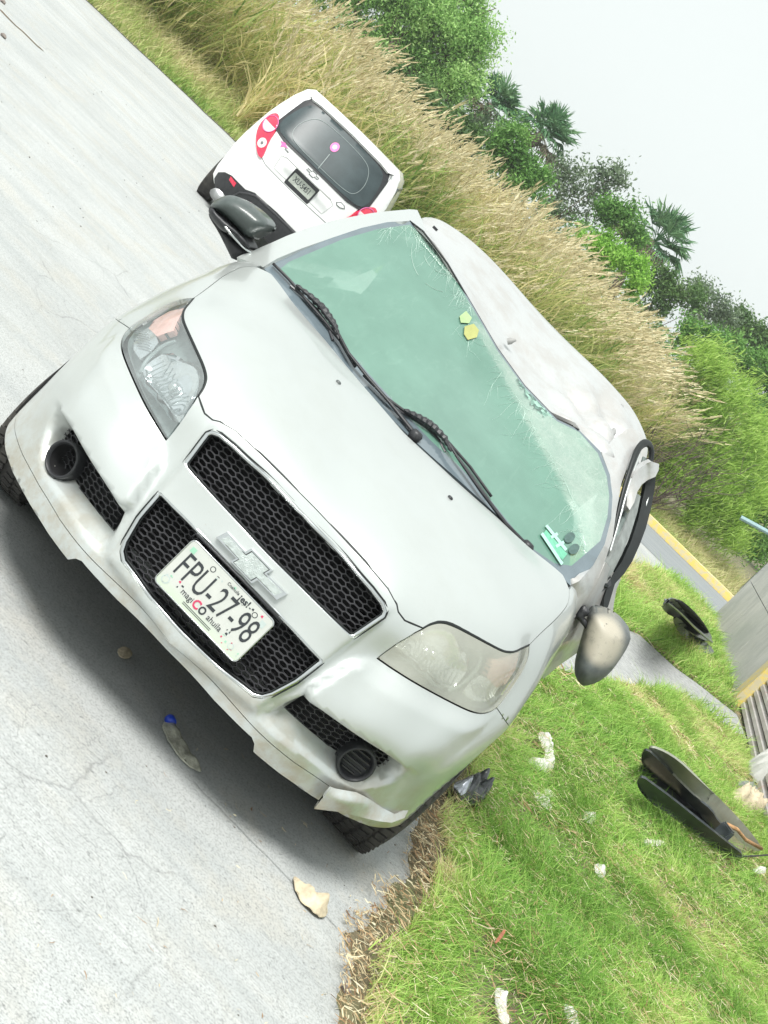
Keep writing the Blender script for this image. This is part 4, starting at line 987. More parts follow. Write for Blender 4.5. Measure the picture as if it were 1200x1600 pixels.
# --- the bent corner of the bumper hanging below (image right)
bl_y = dep_fn((492,1262,.17),(560,1278,.26),(615,1283,.36),(640,1270,.45),(640,1258,.44),(600,1262,.33),(575,1245,.26),(545,1232,.20),(515,1245,.16))
lifted('bent_bumper_corner', [(491,1264),(508,1242),(518,1231),(535,1234),(557,1238),(575,1247),(597,1262),(617,1272),(640,1262),(632,1278),(612,1285.5),(590,1283),(560,1276),(525,1268)], bl_y, M_PAINT, car, 6, nrm=(0, -1, 0), gap=0, depth=.01, yoff=lambda v: -.035 * np.exp(-((v[:, 0] - 545) / 30) ** 2 - ((v[:, 1] - 1252) / 16) ** 2))

# --- wheels
def wheel(x, y, steer, drop=0):
    w_ = thing('wheel', None, None); del w_['label']; del w_['category']; w_.parent = car
    s_ = 1 if x > 0 else -1
    w_.location = (x, y, .288 + GZ + x * math.sin(RHO)); w_.rotation_euler = (0, 0, R(steer))
    rot = Matrix.Rotation(R(90) * s_, 4, 'Y')
    W = .095
    bm = bmesh.new(); bm_lathe(bm, [(.185,-W*.8),(.205,-W),(.25,-W*1.02),(.275,-W*.93),(.2855,-W*.78),(.289,-W*.4),(.289,W*.4),(.2855,W*.78),(.275,W*.93),(.25,W*1.02),(.205,W),(.185,W*.8)], rot, 56)
    bm_obj('tyre', bm, M_TYRE, w_, angle=35)
    bm = bmesh.new()
    for k in range(56):
        a = 2 * PI * k / 56
        for row, off in ((-.066, 0), (-.024, .5), (.024, 0), (.066, .5)):
            aa = a + off * 2 * PI / 56; bm_box(bm, rot @ Vector((.2915 * math.cos(aa), .2915 * math.sin(aa), row)), (.009, .024, .034), (rot @ Matrix.Rotation(aa, 4, 'Z') @ Matrix.Rotation(.25 if row > 0 else -.25, 4, 'X')).to_3x3())
    tag(bm_obj('tread', bm, M_TYRE, w_), kind='stuff')
    bm = bmesh.new(); bm_lathe(bm, [(.0,W*.45),(.05,W*.5),(.06,W*.35),(.15,W*.25),(.17,W*.7),(.186,W*.82),(.188,-W*.8)], rot, 40); bm_obj('rim', bm, M_ALLOY, w_, smooth=True)
wheel(.752, .815, 0); wheel(-.764, .86, 0); wheel(.745, 3.36, 0); wheel(-.745, 3.36, 0)
# inner wing liners
for sx in (-1, 1):
    bm = bmesh.new(); pts = [(.88 + .33 * math.cos(a), .275 + .33 * math.sin(a)) for a in np.linspace(R(-10), R(190), 18)]
    A = [bm.verts.new((sx * .84, y, z_)) for y, z_ in pts]; B = [bm.verts.new((sx * .55, y, z_)) for y, z_ in pts]
    for i in range(17): bm.faces.new((A[i], A[i + 1], B[i + 1], B[i]))
    bm.faces.new(B); bm_obj('wing_liner', bm, M_DARK, car)
bpy.context.view_layer.update()
# ================================================================== THE WHITE HATCHBACK parked behind
wc = thing('parked_car', 'white hatchback seen from behind with red tail lights, parked beyond the damaged sedan', 'car', (-2.667, 10.11, GZ - .015), (0, R(-.3), R(7.7))); wc.scale = (.914, .914, 1.018)
M_WHITE = paint_mat('white_paint', (.78, .79, .78), 0, .3, .25)
M_TAIL = simple('tail_red', (.72, .02, .07), .18, var=.15, scale=30, coat=1); M_TAILW = simple('tail_clear', (.78, .68, .66), .15, var=.12, scale=50, coat=1)
M_WGLASS = simple('tinted_glass', (.045, .062, .066), .30, var=.25, scale=4, Specular_IOR_Level=.3); M_PINK = simple('pink_decal', (.75, .16, .42), .5)
M_LINE = simple('seam_line', (.16, .17, .17), .6); M_FADED = simple('heater_line', (.20, .24, .235), .5)
ZO = -GZ
def wy(u, z):
    u = np.asarray(u, float); z = np.asarray(z, float)
    lean = np.interp(z, [.1, .22, .32, .55, .62, .9, .97, 1.38, 1.46], [.10, .03, 0, .0, .05, .09, .12, .44, .52])
    return lean + .32 * (np.abs(u) / .82) ** 4.5 + .04 * (u / .8) ** 2
def uzpatch(name, poly, dy, mat, s=.035, depth=.012, gap=0, yf=wy, parent=None, smooth_=0):
    P_ = [np.array(p, float) for p in poly]
    if smooth_: P_ = smoothline(P_, smooth_, True)
    q = dense(P_, s, True); g = hexgrid(q.min(0), q.max(0), s); g = g[inpoly(g, q)] if len(g) else g
    if len(g): g = g[dist_poly(g, q) > s * .4]
    v, t = cdt(g if len(g) else [], [q]); t = t[inpoly(v[t].mean(1), q)]
    y = yf(v[:, 0], v[:, 1]) - dy
    return panel(name, np.stack([v[:, 0], y, v[:, 1] + ZO], 1), t, mat, parent or wc, nrm=(0, -1, .1), gap=gap, depth=depth)
def both(h): return h + [(-x, z) for x, z in h[::-1] if x > 1e-6]
sil = [(0,.14),(.58,.14),(.70,.17),(.78,.22),(.805,.30),(.82,.48),(.835,.62),(.83,.72),(.81,.85),(.79,.98),(.77,1.10),(.725,1.26),(.67,1.38),(.60,1.43),(.42,1.435),(.2,1.44),(0,1.442)]
gate = [(0,.625),(.42,.635),(.50,.66),(.545,.72),(.56,.85),(.58,.97),(.60,1.06),(.60,1.25),(.58,1.36),(.53,1.40),(.3,1.415),(0,1.42)]
uzpatch('rear_body', both(sil), 0, M_WHITE, .03, depth=.03)
uzpatch('tailgate', both(gate), .012, M_WHITE, .03, depth=.014)
bm = bmesh.new(); gp = dense([np.array(p, float) for p in both(gate)[:]], .03, True); bm_tube(bm, [(p[0], float(wy(p[0], p[1])) - .003, p[1] + ZO) for p in gp], .0045, 5, closed=True); bm_obj('tailgate_seam', bm, M_LINE, wc)
gl = [(0,.905),(.44,.90),(.60,.925),(.64,1.00),(.625,1.12),(.60,1.28),(.545,1.365),(.40,1.385),(0,1.392)]
uzpatch('window_surround', both(gl), .020, M_BLACK, .03)
gi = [(0,.925),(.44,.925),(.57,.945),(.61,1.01),(.595,1.12),(.55,1.26),(.49,1.32),(.36,1.34),(0,1.345)]
uzpatch('rear_window', both(gi), .026, M_WGLASS, .03, smooth_=1)
ho = dense(smoothline([np.array(p, float) for p in both([(0,.955),(.36,.96),(.45,1.0),(.46,1.12),(.39,1.24),(.28,1.285),(0,1.295)])], 2, True), .03, True)
bm = bmesh.new(); bm_tube(bm, [(p[0], float(wy(p[0], p[1])) - .028, p[1] + ZO) for p in ho], .0032, 4, closed=True); bm_obj('window_print', bm, M_FADED, wc)
bm = bmesh.new(); bm_tube(bm, [(u, float(wy(u, z)) - .034, z + ZO) for u, z in ((0, .94), (-.005, .98), (-.01, 1.03), (-.02, 1.10))], .006, 5); bm_obj('rear_wiper', bm, M_FADED, wc)
def disc(c, r, n=18): return [(c[0] + r * math.cos(2 * PI * k / n), c[1] + r * math.sin(2 * PI * k / n)) for k in range(n)]
uzpatch('round_decal', disc((-.035, 1.18), .045), .032, M_PINK, .02); uzpatch('round_decal', disc((-.035, 1.18), .022), .036, M_TAILW, .02)
uzpatch('spoiler', both([(0,1.375),(.42,1.365),(.54,1.35),(.60,1.375),(.55,1.41),(.38,1.43),(0,1.44)]), .055, M_WHITE, .03, depth=.08)
for s_ in (-1, 1):
    tl = thing('tail_light', None, None); del tl['label']; del tl['category']; tl.parent = wc
    f = lambda L: [(s_ * x, z) for x, z in L]
    uzpatch('lens', f([(.625,.99),(.68,1.04),(.735,1.02),(.765,.95),(.765,.85),(.72,.77),(.62,.69),(.54,.645),(.495,.65),(.505,.70),(.555,.80),(.585,.92)]), .028, M_TAIL, .025, .03, parent=tl, smooth_=1)
    uzpatch('clear_lens', [(x, z) for x, z in disc((s_ * .675, .925), .076) if z < .935], .034, M_TAILW, .02, parent=tl)
    uzpatch('reverse_lens', disc((s_ * .60, .752), .048), .034, M_TAILW, .02, parent=tl); uzpatch('lamp_centre', disc((s_ * .60, .752), .014), .040, M_LINE, .02, parent=tl)
    bm = bmesh.new(); q = disc((s_ * .675, .925), .080, 24); bm_tube(bm, [(x, float(wy(x, z)) - .034, z + ZO) for x, z in q], .004, 5, closed=True); bm_obj('lamp_ring', bm, M_PINK, tl)
    uzpatch('bumper_reflector', f([(.50,.285),(.59,.30),(.60,.335),(.51,.325)]), .022, M_TAIL, .02)
    # side glass, seen as a sliver
    V = [(s_ * .755, .62, 1.02 + ZO), (s_ * .70, .75, 1.30 + ZO), (s_ * .70, 2.0, 1.32 + ZO), (s_ * .775, 2.5, 1.0 + ZO)]
    V2 = [(x + s_ * .022, y, z) for x, y, z in V]
    mesh_obj('side_window', V2 + V, [(0, 1, 2, 3), (0, 4, 5, 1), (1, 5, 6, 2), (2, 6, 7, 3), (3, 7, 4, 0)], M_WGLASS, wc)
rec = [(-.36,.795),(-.30,.815),(.30,.815),(.36,.795),(.335,.665),(-.335,.665)]
bm = bmesh.new(); bm_tube(bm, [(p[0], float(wy(p[0], p[1])) - .012, p[1] + ZO) for p in dense([np.array(a, float) for a in rec], .04, True)], .005, 5, closed=True); bm_obj('plate_recess_edge', bm, simple('recess_shade', (.48, .49, .48), .5), wc)
bm = bmesh.new(); bm_box(bm, (0, -.005, .822 + ZO), (.62, .035, .022), None, .008); bm_obj('tailgate_handle', bm, M_WHITE, wc, smooth=True)
g = thing('license_plate', None, None); del g['label']; del g['category']; g.parent = wc
mw = Matrix.Translation((0, float(wy(0, .72)) - .026, .722 + ZO)) @ Matrix.Rotation(R(90), 4, 'X')
flat('plate_frame', rrect(.325, .175, .012), -.004, 0, mw, M_BLACK, g); flat('plate_blank', rrect(.285, .10, .01), .0005, .002, mw, simple('old_plate', (.42, .45, .40), .5, var=.2, scale=30), g)
text_mesh('lettering', 'XU-5451', .072, K_INK, g, mw @ Matrix.Translation((0, .002, .0025)), xs=.82, bold=.001)
e = [(-.075,.008),(-.028,.008),(-.025,.022),(.032,.022),(.029,.008),(.075,.008),(.068,-.010),(.026,-.010),(.023,-.024),(-.034,-.024),(-.031,-.010),(-.082,-.010)]
bm = bmesh.new(); bm_tube(bm, [(x, float(wy(x, .872 + z)) - .016, .872 + z + ZO) for x, z in e], .0035, 5, closed=True); bm_obj('bowtie_emblem', bm, M_LINE, wc)
uzpatch('model_badge', [(.36,.835),(.40,.865),(.45,.862),(.475,.84),(.43,.815),(.38,.815)], .018, M_LINE, .02); uzpatch('model_badge', [(.375,.837),(.405,.857),(.445,.854),(.46,.84),(.425,.823),(.385,.823)], .022, M_WHITE, .02)
uzpatch('pink_decal', [(-.47,.885),(-.43,.895),(-.42,.925),(-.405,.89),(-.36,.88),(-.41,.865),(-.43,.84),(-.44,.87)], .018, M_PINK, .02); uzpatch('decal_strip', [(-.385,.868),(-.33,.862),(-.33,.852),(-.385,.856)], .018, M_LINE, .02)  # pink decal with a short dark grey strip beside it
uzpatch('bumper_insert', both([(0,.395),(.30,.385),(.40,.345),(.60,.345),(.68,.32),(.74,.27),(.73,.20),(.66,.15),(.4,.13),(0,.13)]), .016, M_BLACK, .03)
bm = bmesh.new(); L = both([(0,.375),(.27,.37),(.35,.335),(.42,.29),(.45,.22)])[::1]; L = sorted(L); bm_tube(bm, [(x, float(wy(x, z)) - .02, z + ZO) for x, z in L], .008, 5); bm_obj('insert_rib', bm, M_MESH, wc)
# car body ahead of the rear face
V = []; F = []; ring = both(sil)
secs = [(.02, 1.0, 1.46), (.25, 1.0, 1.46), (.8, 1.015, 1.47), (1.5, 1.02, 1.47), (1.9, 1.01, 1.44), (2.5, .99, 1.05), (2.75, .98, .98), (3.2, .93, .90), (3.45, .84, .72), (3.5, .7, .5)]
n = len(ring)
for y, sx, zm in secs:
    for u, z in ring:
        yy = y + (float(wy(u, z)) if y < .5 else .25); V.append((u * sx, yy, min(z, zm - .05 * abs(u)) + ZO))
for i in range(len(secs) - 1):
    for k in range(n): F.append((i * n + k, i * n + (k + 1) % n, (i + 1) * n + (k + 1) % n, (i + 1) * n + k))
F.append(tuple((len(secs) - 1) * n + k for k in range(n)))
mesh_obj('body_shell', V, F, M_WHITE, wc, smooth=True)
for x, y in ((-.715, .62), (.715, .62), (-.715, 2.95), (.715, 2.95)):
    w_ = thing('wheel', None, None); del w_['label']; del w_['category']; w_.parent = wc; w_.location = (x * 1.03, y, .285)
    rot = Matrix.Rotation(R(90) * (1 if x > 0 else -1), 4, 'Y'); W = .09
    bm = bmesh.new(); bm_lathe(bm, [(0,-W),(.20,-W),(.255,-W),(.278,-W*.85),(.283,-W*.4),(.283,W*.4),(.278,W*.85),(.25,W),(.19,W)], rot, 40); bm_obj('tyre', bm, M_TYRE, w_, angle=35)
    bm = bmesh.new(); bm_lathe(bm, [(.0,W*.4),(.06,W*.5),(.17,W*.6),(.19,W*.9)], rot, 32); bm_obj('rim', bm, M_ALLOY, w_, smooth=True)
bm = bmesh.new(); bm_tube(bm, [(-.56, .1, .16), (-.56, .55, .20)], .07, 12, flat=(1.5, .8)); bm_obj('silencer', bm, M_ALLOY, wc, smooth=True)
for s_ in (-1, 1):
    bm = bmesh.new(); bm_box(bm, (s_ * .90, 2.35, .93 + ZO), (.20, .10, .15), None, .045); bm_obj('door_mirror', bm, M_BLACK, wc, smooth=True)
# ================================================================== GROUND
def concrete_mat():
    t = NT('road_concrete'); v = t.coord()
    big = t.ramp(t.noise(v, .55, 4, .6), [(.35, 0), (.65, 1)])
    c = t.mix(big, (.45, .465, .455), (.52, .535, .525))
    st = t.ramp(t.noise(t.coord((.25, 3.5, 1)), 1.2, 5, .65), [(.42, 0), (.68, .5)]); c = t.mix(st, c, (.33, .355, .36))
    wm = t.ramp(t.noise(v, 2.3, 6, .7), [(.50, 0), (.66, .5)]); c = t.mix(wm, c, (.50, .47, .40))
    fine = t.ramp(t.noise(v, 150, 3, .75), [(.36, .75), (.52, 0)]); c = t.mix(fine, c, (.22, .23, .22))
    sp = t.ramp(t.noise(v, 48, 5, .8), [(.31, .8), (.40, 0)]); c = t.mix(sp, c, (.16, .165, .16))
    sp2 = t.ramp(t.noise(v, 17, 5, .8), [(.29, .5), (.34, 0)]); c = t.mix(sp2, c, (.20, .20, .19))
    br = t.noise(t.coord((3, 95, 1)), 3.0, 3, .6); broom = t.math('MULTIPLY', t.ramp(br, [(.42, 1), (.56, 0)]), t.ramp(t.noise(v, .9, 3), [(.40, 0), (.60, .5)]))
    c = t.mix(broom, c, (.27, .28, .275))
    def cracks(scale, w, amt, sc=(1, 1, 1)):
        vv = t.coord(sc); nz = t.n('ShaderNodeTexNoise'); nz.inputs['Scale'].default_value = scale * 3; nz.inputs['Detail'].default_value = 5; t.l(vv, nz.inputs['Vector'])
        ad = t.n('ShaderNodeVectorMath'); ad.operation = 'MULTIPLY_ADD'; t.l(nz.outputs['Color'], ad.inputs[0]); ad.inputs[1].default_value = (.22 / scale,) * 3; t.l(vv, ad.inputs[2])
        vo = t.n('ShaderNodeTexVoronoi'); vo.feature = 'DISTANCE_TO_EDGE'; vo.inputs['Scale'].default_value = scale; t.l(ad.outputs[0], vo.inputs['Vector'])
        m = t.ramp(t.noise(v, .8, 3), [(.50, 0), (.60, 1)])
        return t.math('MULTIPLY', t.math('MULTIPLY', t.ramp(vo.outputs['Distance'], [(0, 1), (w, 0)]), amt), m)
    k = t.math('MAXIMUM', cracks(1.1, .006, .38), cracks(2.6, .008, .28, (1, 1.6, 1))); c = t.mix(k, c, (.10, .10, .095))
    sc_ = t.noise(t.coord((.7, 14, 1)), 2.2, 6, .75, .6); c = t.mix(t.ramp(sc_, [(.66, 0), (.72, .35)]), c, (.24, .25, .245))
    h = t.math('SUBTRACT', t.math('ADD', t.noise(v, 190, 3, .7), t.math('MULTIPLY', br, .5)), t.math('ADD', t.math('MULTIPLY', k, 1.5), sp))
    t.bsdf(c, .88, bump=t.bump(h, .5, .004)); return t.m
M_CONC = concrete_mat()
def asphalt_mat():
    t = NT('old_asphalt'); v = t.coord(); c = t.mix(t.noise(v, 120, 3), (.17, .19, .20), (.27, .29, .30)); c = t.mix(t.ramp(t.noise(t.coord((.4, 4, 1)), 1.5, 4), [(.4, 0), (.7, .6)]), c, (.34, .35, .35)); t.bsdf(c, .9); return t.m
def soil_mat():
    t = NT('dry_soil'); v = t.coord(); c = t.mix(t.ramp(t.noise(v, 3, 6, .7), [(.35, 0), (.65, 1)]), (.11, .095, .055), (.22, .19, .12)); c = t.mix(t.ramp(t.noise(v, 1.1, 4), [(.45, 0), (.6, .5)]), c, (.13, .17, .06)); t.bsdf(c, .95, bump=t.bump(t.noise(v, 40, 4), .6, .02)); return t.m
def gravel_mat():
    t = NT('grey_gravel'); v = t.coord(); vo = t.n('ShaderNodeTexVoronoi'); vo.inputs['Scale'].default_value = 38; t.l(v, vo.inputs['Vector'])
    c = t.mix(vo.outputs['Color'], (.30, .31, .31), (.46, .47, .46)); c = t.mix(t.ramp(t.noise(v, 25, 5, .8), [(.35, .8), (.45, 0)]), c, (.10, .10, .10)); t.bsdf(c, .9, bump=t.bump(vo.outputs['Distance'], .7, .012)); return t.m
M_SOIL = soil_mat()
def vnoise(P, s, seed=0):
    """cheap smooth 2-D noise in 0..1"""
    r = np.random.default_rng(seed); tab = r.random((64, 64)); q = P * s; i = np.floor(q).astype(int); f = q - i; f = f * f * (3 - 2 * f)
    a = tab[i[:, 0] % 64, i[:, 1] % 64]; b = tab[(i[:, 0] + 1) % 64, i[:, 1] % 64]; c = tab[i[:, 0] % 64, (i[:, 1] + 1) % 64]; d = tab[(i[:, 0] + 1) % 64, (i[:, 1] + 1) % 64]
    return (a * (1 - f[:, 0]) + b * f[:, 0]) * (1 - f[:, 1]) + (c * (1 - f[:, 0]) + d * f[:, 0]) * f[:, 1]
def sheet(name, poly, z, mat, kind='structure'):
    o = mesh_obj(name, [(x, y, z) for x, y in poly], [tuple(range(len(poly)))], mat); o['kind'] = kind; return o
sheet('terrain', [(-900, -60), (900, -60), (900, 1500), (-900, 1500)], GZ - .012, M_SOIL)
far_edge = [(-60, 5), (-30, 11.6), (-9, 18.0), (-5.9, 19.0), (0, 21.4), (3, 23.5), (6, 23.8), (30, 25)]
sheet('road', [(-60, -12), (30, -12)] + far_edge[::-1], GZ, M_CONC)
sheet('side_road', [(2.2, 19.0), (4.2, 18.9), (30, 19.5), (30, 24.9), (6, 23.75), (3, 23.45), (1.2, 22.3)], GZ + .004, asphalt_mat())
island = [(1.05, -12), (1.02, -2), (1.0, -.2), (.95, .2), (1.01, .55), (1.07, .9), (1.02, 1.4), (1.08, 2), (1.12, 4), (1.2, 8), (1.7, 11.5), (2.35, 13.8), (2.8, 15.7), (3.4, 17.6), (4.1, 18.6), (9, 18.8), (14, 10), (14, -12)]
_e = dense([np.array(p, float) for p in island[:11]], .035); _r = np.random.default_rng(8)
_w = (vnoise(_e, 2.2, 71) - .5) * .05 + (vnoise(_e, 9, 72) - .5) * .06 + _r.normal(0, .006, len(_e)); _e[:, 0] += _w * np.clip((_e[:, 1] + 12) / 4, 0, 1)
_o = [tuple(p) for p in _e]; _rest = island[11:]; _lo = [(x - .05 - .05 * float(vnoise(np.array([[x, y]]), 11, 73)[0]), y) for x, y in _o]
isl = mesh_obj('verge', [(x + .03, y, GZ + .012) for x, y in _o] + [(x, y, GZ + .030) for x, y in _rest] + [(x, y, GZ - .004) for x, y in _lo], [tuple(range(len(_o) + len(_rest)))] + [(i, len(_o) + len(_rest) + i, len(_o) + len(_rest) + i + 1, i + 1) for i in range(len(_o) - 1)], M_SOIL); isl['kind'] = 'structure'
pathp = [(1.15, 4.7), (1.61, 5.6), (1.9, 6.25), (2.4, 7.6), (2.92, 8.9), (3.85, 9.75), (3.85, 10.8), (3.3, 10.35), (2.93, 9.95), (2.45, 9.8), (2.2, 9.2), (1.8, 8.2), (1.25, 7.2)]
sheet('gravel_path', pathp, GZ + .041, gravel_mat())
def strip_sheet(name, pts, w, z, mat):
    P = [np.array(p, float) for p in pts]; V = []; n = len(P)
    for i, p in enumerate(P):
        d = P[min(i + 1, n - 1)] - P[max(i - 1, 0)]; d /= np.linalg.norm(d); nn = np.array([-d[1], d[0]]) * w / 2; V += [(*(p + nn), z), (*(p - nn), z)]
    o = mesh_obj(name, V, [(2 * i, 2 * i + 1, 2 * i + 3, 2 * i + 2) for i in range(n - 1)], mat); o['kind'] = 'structure'; return o
M_JOINT = simple('joint_grey', (.25, .255, .25), .95)  # even dark grey of the slab joint line
rnd = random.Random(2)
strip_sheet('road_joint', [(x, .20 + .003 * rnd.uniform(-1, 1) - .015 * (x - .3)) for x in np.linspace(.30, .86, 30)], .0028, GZ + .003, M_JOINT)
strip_sheet('road_edge_crack', [(x, np.interp(x, [p[0] for p in far_edge], [p[1] for p in far_edge]) - .05 + .08 * rnd.uniform(-1, 1)) for x in np.linspace(-25, -5, 60)], .12, GZ + .003, simple('edge_gap', (.05, .05, .045), .95))
# yellow kerb along the far side
def worn_yellow():
    t = NT('worn_yellow_paint'); v = t.coord(); c = t.mix(t.ramp(t.noise(v, 9, 6, .75), [(.42, 0), (.56, 1)]), (.72, .55, .14), (.56, .50, .34)); t.bsdf(c, .8); return t.m
M_YEL = worn_yellow()
kp = [(2.4, 23.25), (3, 23.55), (4.5, 23.72), (6, 23.86), (9, 24.1), (14, 24.4)]
V = []; 
for x, y in kp: V += [(x, y, GZ), (x, y + .02, GZ + .14), (x, y + .22, GZ + .15), (x, y + .24, GZ)]
kb = mesh_obj('kerb', V, [(4 * i + j, 4 * i + 4 + j, 4 * i + 5 + j, 4 * i + 1 + j) for i in range(len(kp) - 1) for j in range(3)], M_YEL)
tag(kb, 'long low kerb with worn yellow paint along the far side road', 'kerb')

# ================================================================== VEGETATION
def leaf_mat(name, stops, trans=.35, rough=.55):
    t = NT(name); a = t.attr('tint'); c = t.ramp(a, stops)
    b = t.n('ShaderNodeBsdfPrincipled'); t.l(c, b.inputs['Base Color']); b.inputs['Roughness'].default_value = rough; b.inputs['Specular IOR Level'].default_value = .25
    tr = t.n('ShaderNodeBsdfTranslucent'); t.l(c, tr.inputs[0]); mx = t.n('ShaderNodeMixShader'); mx.inputs[0].default_value = trans
    t.l(b.outputs[0], mx.inputs[1]); t.l(tr.outputs[0], mx.inputs[2]); t.l(mx.outputs[0], t.out.inputs[0]); return t.m
RG = np.random.default_rng(11)
def blades(name, P, H, Wd, lean, tint, mat, segs=3, curve=.5, base_tilt=None):
    """curved tapering blades. P (n,3), H, Wd (n), lean (n,2) horizontal offset at the tip relative to H"""
    n = len(P); ang = RG.random(n) * 2 * PI; side = np.stack([np.cos(ang), np.sin(ang), np.zeros(n)], 1)
    V = np.zeros((n, (segs + 1) * 2, 3))
    for k in range(segs + 1):
        u = k / segs; c = P.copy(); c[:, 2] += H * (u - .25 * curve * u * u); c[:, :2] += lean * H[:, None] * (u ** (1 + curve))
        w = Wd * (1 - u) ** .6 * .5 if k < segs else Wd * .04
        V[:, 2 * k] = c - side * w[:, None]; V[:, 2 * k + 1] = c + side * w[:, None]
    base = (np.arange(n) * (segs + 1) * 2)[:, None]; F = []
    for k in range(segs): F.append(base + np.array([2 * k, 2 * k + 1, 2 * k + 3, 2 * k + 2]))
    F = np.concatenate(F, 0); T = np.repeat(tint, (segs + 1) * 2)
    return bulk(name, V.reshape(-1, 3), F, mat, {'tint': T})
GRASS_ST = [(0, (.11, .24, .04)), (.25, (.27, .50, .09)), (.5, (.46, .66, .16)), (.7, (.64, .68, .29)), (1, (.74, .58, .34))]
M_GRASS = leaf_mat('grass_blades', GRASS_ST)
isl_np = np.array(island, float); path_np = np.array(pathp); piece_np = np.array([atz(p, GZ + .05)[:2] for p in [(1000,1185),(1018,1172),(1070,1200),(1130,1262),(1188,1330),(1150,1336),(1090,1295),(1045,1260),(1000,1222)]])
def scatter(n, x0, x1, y0, y1, keep):
    P = np.stack([RG.uniform(x0, x1, n), RG.uniform(y0, y1, n)], 1); return P[keep(P)]
wall_x = lambda y: np.interp(y, [5, 9.3, 11.8, 18], [3.45, 3.79, 3.95, 4.37])
def verge_ok(P, m=.02):
    edge = vnoise(P, 6, 3) * .16
    k = inpoly(P, isl_np) & ~inpoly(P, path_np) & (P[:, 0] < wall_x(P[:, 1]) - .03) & ~inpoly(P, piece_np)
    d = dist_poly(P, isl_np[1:13], False)
    return k & (d > edge * .55 - .02)
def tint_of(P):
    d = vnoise(P, 1.3, 5) * .5 + vnoise(P, 3.7, 6) * .3 + vnoise(P, 9, 7) * .2
    dry = np.clip((d - .43) * 3.2, 0, 1)
    far = np.clip((P[:, 1] - 2.2) / 5, 0, 1) * .22
    edge = np.exp(-dist_poly(P, isl_np[1:13], False) / .10) * .5
    return np.clip(.18 + dry * .46 + far * .8 + edge + RG.normal(0, .13, len(P)), 0, 1), dry
def grass(name, n, x0, x1, y0, y1, hmin, hmax, w, segs=3):
    P = scatter(n, x0, x1, y0, y1, verge_ok)
    # clumping
    cl_ = vnoise(P, 7, 9); P = P[RG.random(len(P)) < .35 + .9 * cl_]
    bare = vnoise(P, 2.1, 21); P = P[RG.random(len(P)) < np.clip((.86 - bare) * 5, .25, 1)]
    t_, dry = tint_of(P); n_ = len(P); cl_ = vnoise(P, 7, 9)
    H = (hmin + (hmax - hmin) * RG.random(n_) ** 1.4) * (.6 + .7 * cl_) * (1 - .35 * dry)
    wind = np.stack([.10 + 1.3 * (vnoise(P, 3.5, 12) - .5), 1.3 * (vnoise(P, 3.5, 13) - .5)], 1)
    L = RG.normal(0, .62, (n_, 2)) + wind
    o = blades(name, np.column_stack([P, np.full(n_, GZ + .033)]), H, w * RG.uniform(.7, 1.3, n_), L, t_, M_GRASS, segs, .8)
    o['kind'] = 'stuff'; return o
grass('grass', 210000, .9, 3.6, -1.6, 3.0, .035, .125, .0036)
grass('grass', 120000, .95, 4.4, 3.0, 9.0, .05, .15, .0058, 2)
grass('grass', 50000, 1.1, 4.6, 9.0, 18.9, .07, .24, .011, 2)
# dead flat straw between the green blades and along the road edge
def straw(name, n, keep, x0, x1, y0, y1, L0, L1, w, z, mat):
    P = scatter(n, x0, x1, y0, y1, keep); n_ = len(P); a = RG.random(n_) * 2 * PI; L = RG.uniform(L0, L1, n_) / 2
    d = np.stack([np.cos(a), np.sin(a), RG.normal(0, .12, n_)], 1) * L[:, None]; s_ = np.stack([-np.sin(a), np.cos(a), RG.normal(0, .5, n_)], 1) * (w * RG.uniform(.5, 1.3, n_))[:, None] / 2
    c = np.column_stack([P, z + RG.random(n_) * .02]); bend = np.stack([-np.sin(a), np.cos(a), np.full(n_, .3)], 1) * (RG.normal(0, .22, n_) * L)[:, None]
    V = np.stack([c - d - s_, c - d + s_, c + bend - s_, c + bend + s_, c + d - s_ * .3, c + d + s_ * .3], 1).reshape(-1, 3)
    b = (np.arange(n_) * 6)[:, None]; F = np.concatenate([b + np.array([0, 1, 3, 2]), b + np.array([2, 3, 5, 4])])
    o = bulk(name, V, F, mat, {'tint': np.repeat(RG.random(n_), 6)}); o['kind'] = 'stuff'; return o
M_STRAW = leaf_mat('straw', [(0, (.20, .11, .06)), (.3, (.42, .28, .15)), (.7, (.62, .52, .32)), (1, (.74, .68, .48))], .15, .8)
edge_line = isl_np[1:11]
def near_edge(w): return lambda P: (dist_poly(P, edge_line, False) < w * (.3 + vnoise(P, 5, 31))) 
straw('dry_litter', 9000, near_edge(.13), .85, 1.5, -.6, 3.5, .012, .06, .0030, GZ + .036, M_STRAW)
straw('dry_litter', 24000, verge_ok, .95, 3.6, -1.4, 4.5, .03, .08, .0022, GZ + .075, M_STRAW)
straw('dry_litter', 16000, verge_ok, .95, 4.4, 4.5, 18, .06, .2, .007, GZ + .05, M_STRAW)
straw('dry_litter', 9000, lambda P: (dist_poly(P, edge_line, False) < .11 * vnoise(P, 6, 33) ** 1.5 + .02) , .80, 1.2, -1.4, 3.5, .008, .045, .0026, GZ + .004, M_STRAW)
straw('dry_litter', 110, lambda P: (P[:, 0] < .97), .2, .98, -1.0, 1.2, .008, .03, .0022, GZ + .002, M_STRAW)

